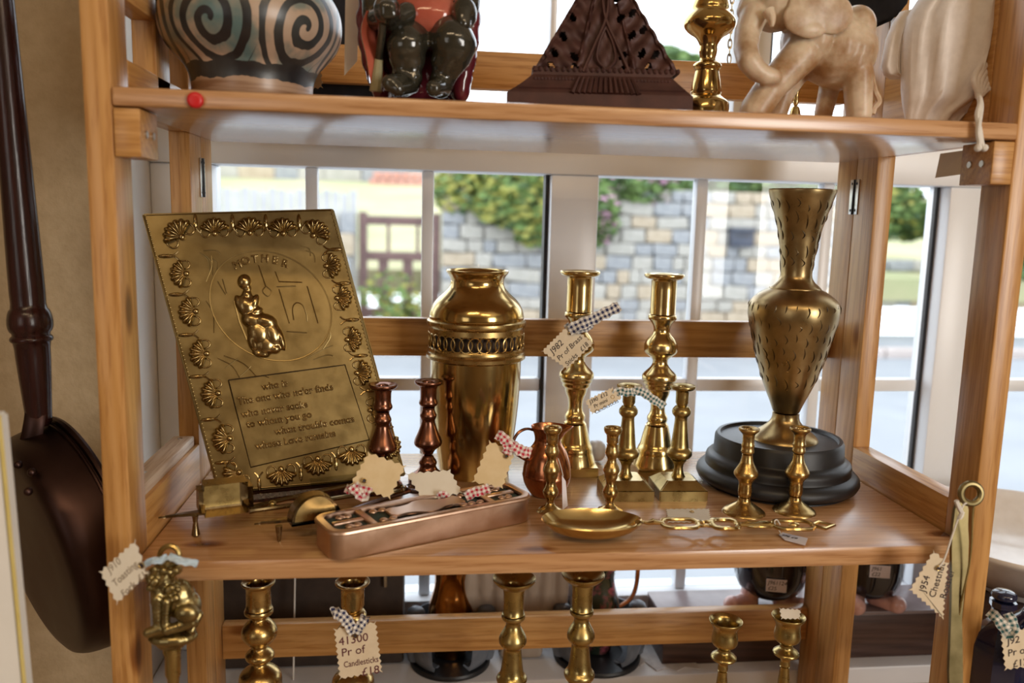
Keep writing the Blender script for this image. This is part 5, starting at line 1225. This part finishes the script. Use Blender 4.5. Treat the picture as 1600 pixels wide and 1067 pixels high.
# brass blade with a ring
YC_ = -.028; H_ = lambda x, y, dy=0: at(x, y, YC_+dy)
cr = thing('chestnut_roaster', 'long flat brass chestnut roaster handle hanging by its ring on the front post', 'roaster', H_(1500, 900))
c0_ = H_(1517, 771); sc_ = mpp(c0_); tube_b = tube(bmesh.new(), [c0_+RT*sc_*15.5*math.cos(t)+UP*sc_*15.5*math.sin(t) for t in [2*PI*k/28 for k in range(28)]], sc_*5.2, 10, True)
obj('ring', tube_b, BRASSDL, cr)
Lp = [(1507, 787), (1503, 800), (1497, 830), (1493, 860), (1490, 900), (1485, 950), (1479, 1000), (1474, 1040), (1468, 1110)]
Rp = [(1524, 787), (1521, 800), (1520, 825), (1519, 850), (1514, 890), (1505, 930), (1499, 965), (1497, 1000), (1494, 1040), (1489, 1110)]
outl = Lp+Rp[::-1]; c_ = H_(1500, 940); e1 = RT; e2 = UP
bm = prism([((H_(x, y)-c_).dot(e1), (H_(x, y)-c_).dot(e2)) for x, y in outl], e1, e2, e1.cross(e2), c_, .0045); bmesh.ops.bevel(bm, geom=[e for e in bm.edges if e.calc_length() > .008], offset=.0012, segments=2, affect='EDGES'); obj('blade', bm, BRASSDL, cr)
obj('edge_rib', tube(bmesh.new(), spline([H_(x-1, y, -.003) for x, y in Rp], 4), .0010, 6), BRASSO, cr)
t = zig_tag('price_tag', 'cream pinked tag for the chestnut roaster hanging on a string', T4((YC_-.006, YC_-.010, YC_-.010, YC_-.004), (1420, 922), (1458, 858), (1483, 880), (1474, 968)), mat=CARDT, amp=.0016, tooth=.0038)
t = t; write(t, [('J954', .08), ('Chestnut', -.02), ('Roaster', -.02)], .0098, -.36, .10, .0112); eyelet(t, at(1466, 887, YC_-.010), .0024)
obj('string', tube(bmesh.new(), spline([H_(1467, 886, -.011), H_(1476, 872, -.010), H_(1490, 830, -.008), H_(1504, 792, -.008), H_(1510, 786, -.007)], 6), .0009, 6), STRING, t['root'])
bm = bmesh.new(); tube(bm, spline([H_(1502, 800, -.008), H_(1497, 790, -.010), H_(1494, 782, -.010)], 4), .0022, 6); tube(bm, spline([H_(1504, 800, -.008), H_(1502, 806, -.010), H_(1499, 810, -.010)], 4), .0020, 6); obj('knot', bm, STRING, t['root'])

# ------------------------------------------------------------------ copper pan hanging by its long wooden handle
YPn = .145; pan = thing('copper_pan', 'old dark copper pan hung up by its long turned wooden handle', 'pan', at(80, 860, YPn))
cb_, cr_ = at(54, 862, YPn-.012), at(134, 829, YPn+.022); axd = (cr_-cb_).normalized(); dl = (cr_-cb_).length; sp_ = mpp(cb_)
x_, y_, z_ = axes(axd); M = frame_mat(cb_, x_, y_, z_); rB, rR = 178*sp_, 190*sp_
obj('bowl', lathe(chaikin([(0, -.003), (rB*.80, -.003), (rB*.95, .0), (rB*1.0, .008), (rB*1.03, dl*.4), (rR*.99, dl*.92), (rR*1.0, dl), (rR*.97, dl), (rR*.95, dl*.9), (rB*.95, .012), (0, .006)]), 72, M), PANM, pan, 40)
bm = bmesh.new(); cc = cb_+axd*dl; tube(bm, [cc+x_*rR*math.cos(t)+y_*rR*math.sin(t) for t in [2*PI*k/72 for k in range(72)]], .0042, 8, True); obj('rolled_rim', bm, PANM, pan)
bm = bmesh.new(); cc = cb_+axd*dl*.86; tube(bm, [cc+x_*rR*1.0*math.cos(t)+y_*rR*1.0*math.sin(t) for t in [2*PI*k/72 for k in range(72)]], .0016, 6, True); obj('bead', bm, PANM, pan)
h0, h1 = at(-12, -130, YPn+.004), at(62, 665, YPn-.002); hd = (h1-h0).normalized(); hl = (h1-h0).length; hx_, hy_, hz_ = axes(hd); M = frame_mat(h0, hx_, hy_, hz_); mh = mpp(h1)
K = lambda y: (y+130)/795*hl
obj('handle', lathe(chaikin([(0, 0), (17*mh, 0), (20*mh, K(100)), (23*mh, K(300)), (25*mh, K(440)), (24*mh, K(468)), (29*mh, K(474)), (32*mh, K(490)), (31*mh, K(504)), (25*mh, K(512)), (30*mh, K(517)), (30*mh, K(522)), (25*mh, K(526)), (24*mh, K(560)), (19*mh, K(640)), (18*mh, K(665)), (0, K(665))]), 32, M), DARKW, pan, 50)
for px_, py_ in ((28, 726), (50, 738), (44, 768)):
    q_ = at(px_, py_, YPn); vx = q_-cb_; tt = vx.dot(axd); rad = (vx-axd*tt); 
    # rivets sit on the near side of the wall
    dv_ = ray(px_, py_); A2 = dv_-axd*dv_.dot(axd); B2 = (CAM-cb_)-axd*(CAM-cb_).dot(axd); rr_ = rB*1.02
    aa, bb, cc2 = A2.dot(A2), 2*A2.dot(B2), B2.dot(B2)-rr_*rr_; disc = bb*bb-4*aa*cc2
    if disc > 0:
        s0_ = (-bb-math.sqrt(disc))/(2*aa); bm = bmesh.new(); ball(bm, CAM+dv_*s0_, .0042, seg=10); obj('rivet', bm, PANM, pan)
obj('handle_strap', tube(bmesh.new(), spline([h1-hd*.030, h1-hd*.008+Vector((0, -.010, 0)), h1+hd*.016+Vector((-.006, -.012, 0)), h1+hd*.028+Vector((-.014, -.010, 0))], 5), .010, 8, flat=.3), PANM, pan)
# peg the handle hangs from (above the frame) and the white board at the frame's edge
bm = bmesh.new(); tube(bm, [h0+Vector((0, .222, .01)), h0+Vector((0, -.012, .01))], .004, 8); tag(obj('wall_peg', bm, STEEL), 'steel peg in the plaster wall above the pan handle', 'peg')
q0, q1 = at(1, 690, -.10), at(38, 1080, -.10); dd = (q1-q0).normalized(); q0 = q0-dd*.02; q1 = q1+dd*.25
bm = bmesh.new(); wv_ = Vector((-.09, 0, 0)); A_ = [bm.verts.new(p) for p in (q0, q1, q1+wv_, q0+wv_)]; B_ = [bm.verts.new(p+Vector((0, .016, 0))) for p in (q0, q1, q1+wv_, q0+wv_)]
bm.faces.new(A_); bm.faces.new(B_[::-1])
for i in range(4): bm.faces.new((A_[i], B_[i], B_[(i+1) % 4], A_[(i+1) % 4]))
bmesh.ops.bevel(bm, geom=list(bm.edges), offset=.002, segments=2, affect='EDGES'); wb = thing('white_board', 'white painted board with a yellow edge leaning in front of the copper pan', 'board', q1); obj('panel', bm, REVEAL, wb)
obj('yellow_edge', tube(bmesh.new(), [q0+Vector((.0008, -.0004, 0)), q1+Vector((.0008, -.0004, 0))], .0016, 6), mix2('yellow_paint', (.62, .50, .16), (.70, .58, .22), 30, .5), wb)

# ------------------------------------------------------------------ the third shelf: candlesticks seen from above
Z3 = -.697
LOW1 = [(908, 25.7), (911, 26), (914, 21), (917, 19), (948, 19), (950, 21), (954, 22.6), (958, 21.5), (961, 14), (964, 12), (967, 13), (972, 20), (980, 26), (987, 27.5), (994, 26.5), (1002, 20), (1008, 12), (1011, 11), (1015, 15), (1020, 21.5), (1025, 22.5), (1029, 20), (1033, 12), (1036, 11), (1040, 15), (1046, 25), (1052, 31), (1060, 33), (1075, 33), (1085, 24), (1100, 14), (1130, 11), (1170, 12), (1190, 22), (1215, 40), (1235, 44), (1240, 44)]
def low_stick(label, cx, Yd, prof, mat, grp, y1, y2, dish):
    P = Vector((at(cx, 930, Yd).x, Yd, Z3)); zb = z_at(P.x, P.y, prof[-1][0])
    # squeeze the unseen lower part so that the foot meets the shelf
    root = thing('low_candlestick', label, 'candlestick', P, grp); pr = []
    zv = z_at(P.x, P.y, 1067)
    for y, h in prof:
        z = z_at(P.x, P.y, y); m2 = mpp((P.x, P.y, max(z, Z3)))
        if z < zv: z = Z3+(z-zb)/(zv-zb)*(zv-Z3)
        pr.append((h*m2, z-Z3))
    i1 = max(k for k, (y, h) in enumerate(prof) if y <= y1); i2 = max(k for k, (y, h) in enumerate(prof) if y <= y2); a, b, c = pr[:i1+1], pr[i1:i2+1], pr[i2:]
    zt = a[0][1]; m2 = mpp((P.x, P.y, Z3+zt)); inner = [(h_*m2, zt-(y_-prof[0][0])*m2) for h_, y_ in dish]
    lay('socket', [(0, inner[0][1])]+inner+[(a[0][0]*.97, zt+.0004)]+a+[(0, a[-1][1])], mat, root, 40)
    lay('stem', [(0, b[0][1])]+b+[(0, b[-1][1])], mat, root, 40); lay('foot', [(0, c[0][1])]+c[:-1]+[(c[-1][0], 0), (0, 0)], mat, root, 40); return root
g7 = 'brass candlesticks on the third shelf'
low_stick('ball-turned brass candlestick on the lowest shelf without a tag, nearest the lion', 404, .085, LOW1, BRASSD, g7, 950, 1100, [(15, 940), (16, 914), (18, 910)])
L2 = [(908, 27), (911, 27), (914, 21), (917, 18), (954, 18), (957, 20), (961, 22), (965, 21), (968, 15)]+[(y+6, h) for y, h in LOW1[10:]]
low_stick('ball-turned brass candlestick on the lowest shelf wearing the 41300 tag', 551, .085, L2, BRASSD, g7, 956, 1106, [(15, 940), (16, 914), (18, 910)])
L3 = [(903, 34), (906, 33.5), (911, 29), (916, 22), (919, 16), (957, 16), (959, 18), (963, 19), (967, 17), (970, 12), (976, 11), (982, 14), (990, 19), (997, 22), (1003, 21.5), (1007, 19), (1011, 13.5), (1016, 14), (1036, 16), (1052, 18.5), (1056, 23), (1060, 24.5), (1066, 22), (1075, 14), (1090, 10), (1130, 12), (1160, 20), (1185, 36), (1195, 38)]
low_stick('brass candlestick with a wavy drip pan on the lowest shelf', 803, .075, L3, BRASSO, g7, 960, 1068, [(13, 945), (14.5, 916), (17, 914), (26, 909)])
low_stick('brass candlestick with a wavy drip pan tucked close under the middle shelf', 910, .085, [(y-7, h) for y, h in L3], BRASSO, g7, 955, 1062, [(13, 940), (14.5, 909), (17, 907), (26, 902)])
L5 = [(969, 26), (972, 25.5), (977, 21), (984, 18), (992, 19.5), (999, 20.5), (1005, 19.5), (1009, 15), (1012, 10), (1018, 9.6), (1021, 14), (1025, 20), (1028, 20), (1031, 15), (1034, 8.5), (1039, 7), (1043, 8), (1047, 7.5), (1052, 7), (1070, 9), (1100, 10), (1130, 9), (1150, 14), (1175, 28), (1185, 30)]
low_stick('cup-topped brass candlestick with an empty cup on the lowest shelf', 1137, .10, L5, BRASSO, g7, 1012, 1047, [(12, 1000), (16, 994), (17, 984), (20, 974), (24, 970)])
low_stick('cup-topped brass candlestick with a paper tag stuffed in its cup', 1235, .10, [(y-7, h) for y, h in L5], BRASSO, g7, 1005, 1040, [(12, 993), (16, 987), (17, 977), (20, 967), (24, 963)])
P = at(1235, 955, .10)
t = zig_tag('price_tag', 'crumpled cream tag stuffed into a candlestick cup on the lowest shelf', T4((.104, .10, .092, .096), (1217, 949), (1252, 952), (1250, 968), (1220, 968)), mat=CARDW, amp=.0011, tooth=.0028)
t = zig_tag('price_tag', 'cream pinked tag reading 41300 Pr of candlesticks £18', T4((.05, .046, .046, .05), (521, 982), (588, 970), (598, 1050), (530, 1062)), mat=CARDT, amp=.0015, tooth=.0038)
write(t, [('41300', 0), ('Pr of', 0), ('Candlesticks', .0), ('£18', .36)], .0120, -.40, .16, .0120, mat=mix2('maroon_ink', (.10, .02, .03), (.14, .03, .04), 80, .7)); eyelet(t, at(555, 993, .0475), .0022)
ribbon('ribbon_end', [at(553, 990, .047), at(546, 975, .046), at(534, 962, .048), at(524, 957, .050), at(518, 958, .052)], .011, BGING, t['root'], .0024)
ribbon('ribbon_band', [at(556, 990, .047), at(562, 978, .046), at(569, 968, .048), at(571, 962, .06)], .009, BGING, t['root'], .0024)

# ------------------------------------------------------------------ on the window sill, behind the lower back rail
ZS = ZSILL
p0, p1 = onz(1036, 1030, ZS), onz(1350, 1030, ZS)
yb0 = .362
xb0, xb1 = at(1037, 990, yb0).x, 1.075; zbt = at(1350, 955, yb0).z
db = thing('dark_wooden_box', 'dark wooden box with a reflection painted grey on its top on the window sill', 'box', ((xb0+xb1)/2, .41, ZS))
obj('carcass', bx((xb0, yb0, ZS), (xb1, .445, zbt-.006), .001), BOXW, db)
GREYTOP = mix2('box_top_sheen', (.20, .15, .15), (.28, .22, .22), 25, .3)  # grey colour stands in for light reflected off the box top
obj('top', bx((xb0-.002, yb0-.002, zbt-.006), (xb1+.002, .447, zbt), .0015), GREYTOP, db)
def footed_mug(label, px, pyb, hw, Yd, lines, lx, ly, feet):
    P = Vector((at(px, pyb, Yd).x, Yd, zbt)); m2 = mpp(P+Vector((0, 0, .04))); r_ = hw*m2
    root = thing('footed_mug', label, 'mug', P)
    zc_ = lambda y: z_at(P.x, P.y, y)-zbt
    lay('cup', [(0, zc_(929)), (r_*.35, zc_(928)), (r_*.72, zc_(921)), (r_*.92, zc_(907)), (r_, zc_(885)), (r_, zc_(840)), (r_*.96, zc_(835)), (r_*.93, zc_(840)), (r_*.92, zc_(880)), (0, zc_(905))], BLKG, root, 48)
    for fx, fl in feet:
        bm = bmesh.new(); d_ = Vector((fl, -.6, 0)).normalized(); c_ = Vector((at(fx, 930, Yd-.012).x, Yd-.01, zbt)); h_ = max(.012, zc_(915))
        capsule(bm, c_+Vector((0, 0, h_*.8)), c_+Vector((0, 0, .012)), .014, .014); capsule(bm, c_+Vector((0, 0, .011)), c_+d_*.030+Vector((0, 0, .0105)), .0140, .0125); ball(bm, c_+d_*.034+Vector((0, 0, .012)), .0135)
        for v in bm.verts: v.co.z = max(v.co.z, zbt+.0004)
        obj('foot', blob(bm, .0012, 3), PINKG, root, 60)
    yl = Yd-math.sqrt(max(0, r_*r_-(at(lx, ly, Yd-r_).x-P.x)**2))-.0012
    e = .019 if len(lines[0]) > 3 else .016; c_ = at(lx, ly, yl); ex_ = Vector((1, 0, 0)); n_ = (c_-P); n_.z = 0; n_.normalize(); ex_ = Vector((-n_.y, n_.x, 0)); ey_ = Vector((0, 0, 1))
    obj('price_label', prism([(-e*.75, -e*.5), (e*.75, -e*.5), (e*.75, e*.5), (-e*.75, e*.5)], ex_, ey_, n_, c_, .0006), LABELM, root, 0)
    for k, s in enumerate(lines): text('label_lettering', s, .0080, c_+n_*.0005-ex_*e*.62+ey_*(e*.08-k*.0085), ex_, ey_, root, INK)
    return root
footed_mug('black glazed mug on pink shoe-shaped feet, nearer the dark floral jug', 1200, 940, 57, .395, ['J961124', '£25'], 1213, 915, [(1172, -1.4), (1222, .5)])
footed_mug('black glazed mug on pink shoe-shaped feet, nearer the front post with the roaster', 1352, 945, 50, .395, ['J961', '£22'], 1375, 893, [(1338, -.3), (1368, .4)])
# grey shell stands with copper lustre jugs behind the rail
def shell_stand(label, cx, w, base_y, jl, floral):
    Y0 = .375; P = Vector((at(cx, base_y, Y0).x, Y0+.02, ZS)); m2 = mpp(P); r_ = w*m2
    root = thing('slate_grey_stand', label, 'stand', P)
    bm = bmesh.new(); rows_ = []
    lathe(chaikin([(r_*.55, .006), (r_*.86, .006), (r_*.97, .03), (r_, .055), (r_*.98, .066), (r_*.93, .066), (r_*.92, .03), (r_*.82, .012), (r_*.55, .012), (r_*.55, .006)]), 48, bm=bm, a0=math.radians(-60), a1=math.radians(240))
    bmesh.ops.holes_fill(bm, edges=[e for e in bm.edges if e.is_boundary], sides=0)
    obj('curved_back', bm, GREYC, root, 50, world=False)
    lay('tray', [(0, .008), (r_*.9, .008), (r_*.94, .004), (r_*.94, 0), (0, 0)], BLACKP, root, 48)
    for s in (-1, 1): obj('curved_wing', lathe(chaikin([(0, .082), (.010, .080), (.0145, .070), (.0145, .004), (0, 0)]), 24, Matrix.Translation(P+Vector((s*r_*.82, -.010, .008)))), GREYC, root, 50)
    J_ = P+Vector((0, .004, .0085)); k = .029 if not floral else .028; hk = 1.45
    jg = thing('lustre_jug', jl, 'jug', J_)
    lay('body', [(q1_, q2_*hk) for q1_, q2_ in [(0, 0), (k*.75, 0), (k*.8, .006), (k*1.05, .018), (k*1.22, .034), (k*1.1, .054), (k*.85, .070), (k*.8, .084), (k*1.05, .098), (k*1.0, .098), (k*.75, .084), (k*.8, .068), (0, .05)]], FLORAL if floral else LUSTRE, jg, 40)
    bm = bmesh.new(); tube(bm, [J_+Vector((k*1.03*math.cos(t), k*1.03*math.sin(t), .098*hk+.004*max(0, math.cos(t+2.2)))) for t in [2*PI*j/32 for j in range(32)]], .0018, 6, True); obj('rim', bm, COPPER, jg)
    bm = bmesh.new(); tube(bm, spline([J_+Vector((k*.85, 0, .092*hk)), J_+Vector((k*1.9, 0, .098*hk)), J_+Vector((k*2.05, 0, .075*hk)), J_+Vector((k*1.8, 0, .055*hk)), J_+Vector((k*1.15, 0, .045*hk))], 6), .0034, 8); obj('handle', bm, COPPER, jg)
shell_stand('slate grey curved stand holding the plain copper lustre jug', 704, 66, 1075, 'copper lustre jug with gold bands in the slate grey stand behind the rail', False)
shell_stand('slate grey curved stand holding the dark floral jug', 935, 72, 1070, 'dark floral jug with a copper handle in the slate grey stand', True)
# tan leather bag between the jugs, dark wicker behind the first sticks
p0, p1, p2, p3 = at(719, 955, .40), at(889, 890, .40), at(778, 1050, .40), at(846, 1050, .40)
bm = bmesh.new(); box(bm, (p0.x, .388, p0.z-.004), (p1.x, .412, -.53), .010); box(bm, (p2.x, .389, ZS+.0005), (p3.x, .411, p0.z+.02), .006)
for k in range(7): ball(bm, (p0.x+(p1.x-p0.x)*(k+.5)/7, .391, -.60+.012*math.sin(k*2)), (.011, .010, .045), seg=12)
lb2 = thing('tan_leather_bag', 'soft tan leather bag on the sill between the two lustre jugs', 'bag', ((p0.x+p1.x)/2, .40, ZS))
obj('body', blob(bm, .003, 8), HIDE, lb2, 60); bm = bmesh.new(); tube(bm, spline([(p0.x+.02, .40, -.535), (p0.x+.04, .395, -.505), (p1.x-.04, .395, -.505), (p1.x-.02, .40, -.535)], 6), .004, 8); obj('strap', bm, HIDE, lb2)
p0, p1 = at(350, 1020, .41), at(645, 890, .41)
hb = thing('dark_hamper', 'dark brown hamper on the window sill behind the first candlesticks', 'hamper', ((p0.x+p1.x)/2, .425, ZS))
obj('body', bx((p0.x, .39, ZS), (p1.x-.012, .46, -.555), .006), DKBR, hb); obj('lid', bx((p0.x-.003, .386, -.555), (p1.x-.008, .464, -.535), .006), DKBR, hb)
obj('hasp', tube(bmesh.new(), [(at(602, 960, .385).x, .384, -.54), (at(602, 960, .385).x, .384, -.60)], .003, 6), STEEL, hb)
o = tag(obj('hanging_string', tube(bmesh.new(), [at(461, 890, .36), at(460, 960, .36), at(458, 1080, .36)], .0012, 6), STRING), 'thin pale cord hanging straight down behind the first brass candlestick', 'cord')
# lace mat edge by the dark box
bm = bmesh.new(); p0 = onz(1012, 1000, ZS+.001)
A_ = []
for k in range(13):
    t = k/12; x = .60+.10*t; A_.append((x, .345+.03*abs(math.sin(t*PI*4))))
out = [(x, y) for x, y in A_]+[(.70, .36), (.60, .46), (.56, .44)]
obj2 = obj('lace_mat', prism([(.545, .40), (.555, .375), (.565, .385), (.575, .36), (.585, .37), (.595, .345), (.61, .352), (.625, .343), (.64, .352), (.66, .345), (.66, .36), (.60, .46), (.55, .46)], (1, 0, 0), (0, 1, 0), (0, 0, 1), (0, 0, ZS+.0012), .0016), LACE, None, 0)
tag(obj2, 'white lace mat poking out beside the dark wooden box', 'mat')

# ------------------------------------------------------------------ beyond the front post: white bowl and dark bottles
zled = -.552
stb = thing('side_table', 'dark wooden side table beyond the front post, carrying the white bowl', 'table', (1.22, .2, ZF))
bm = prism([(.838, -.050), (1.60, -.050), (1.60, .350), (1.027, .350)], (1, 0, 0), (0, 1, 0), (0, 0, 1), (0, 0, zled-.011), .022)
bmesh.ops.bevel(bm, geom=list(bm.edges), offset=.002, segments=2, affect='EDGES'); obj('table_top', bm, BOXW, stb)
for x, y in ((.88, -.022), (1.57, -.022), (1.10, .325), (1.57, .325)): obj('leg', bx((x-.02, y-.02, ZF), (x+.02, y+.02, zled-.022), .002), BOXW, stb)
bw = thing('white_bowl', 'large white crazed bowl beyond the front post, seen from the shop side', 'bowl', (1.06, .235, zled+.010))
lay('body', [(0, 0), (.07, 0), (.10, .010), (.135, .035), (.158, .062), (.165, .070), (.162, .075), (.150, .064), (.12, .032), (.08, .016), (0, .012)], WBOWL, bw, 72)
lay('foot_ring', [(.055, 0), (.07, 0), (.068, -.010), (.055, -.010), (.055, 0)], WBOWL, bw, 48)
def bottle(label, px, py, Yd, h, r_, oct_):
    P = Vector((at(px, py, Yd).x, Yd, zled)); root = thing('dark_bottle', label, 'bottle', P, None)
    pr = [(0, 0), (r_*.95, 0), (r_, .004), (r_, h*.52), (r_*.86, h*.66), (r_*.42, h*.78), (r_*.36, h*.92), (r_*.46, h*.94), (r_*.46, h), (r_*.3, h), (r_*.3, h*.9), (0, h*.9)]
    obj('glass_body', lathe(pr if oct_ else chaikin(pr), 8 if oct_ else 36), COBALT, root, 30 if oct_ else 50, world=False)
    lay('stopper', [(0, h*1.12), (r_*.4, h*1.10), (r_*.45, h*1.04), (r_*.28, h*1.0), (0, h*.98)], COBALT, root, 20)
bottle('dark blue faceted bottle under the white bowl, touching the front post', 1556, 1040, .0, .098, .027, True)
bottle('dark blue bottle under the white bowl with a tag on its neck', 1612, 1040, .005, .104, .032, False)
t = zig_tag('price_tag', 'cream pinked tag tied with green gingham to the bottle under the bowl', T4((-.03, -.034, -.036, -.034), (1562, 990), (1612, 978), (1618, 1040), (1570, 1048)), mat=CARDT, amp=.0014, tooth=.0036)
write(t, [('J92', .05), ('Pr of', 0), ('£12', .1)], .010, -.36, .18, .012)
ribbon('ribbon_end', [at(1545, 955, -.02), at(1560, 968, -.03), at(1576, 990, -.036), at(1584, 978, -.034), at(1574, 958, -.028)], .010, GGING, t['root'], .0024)
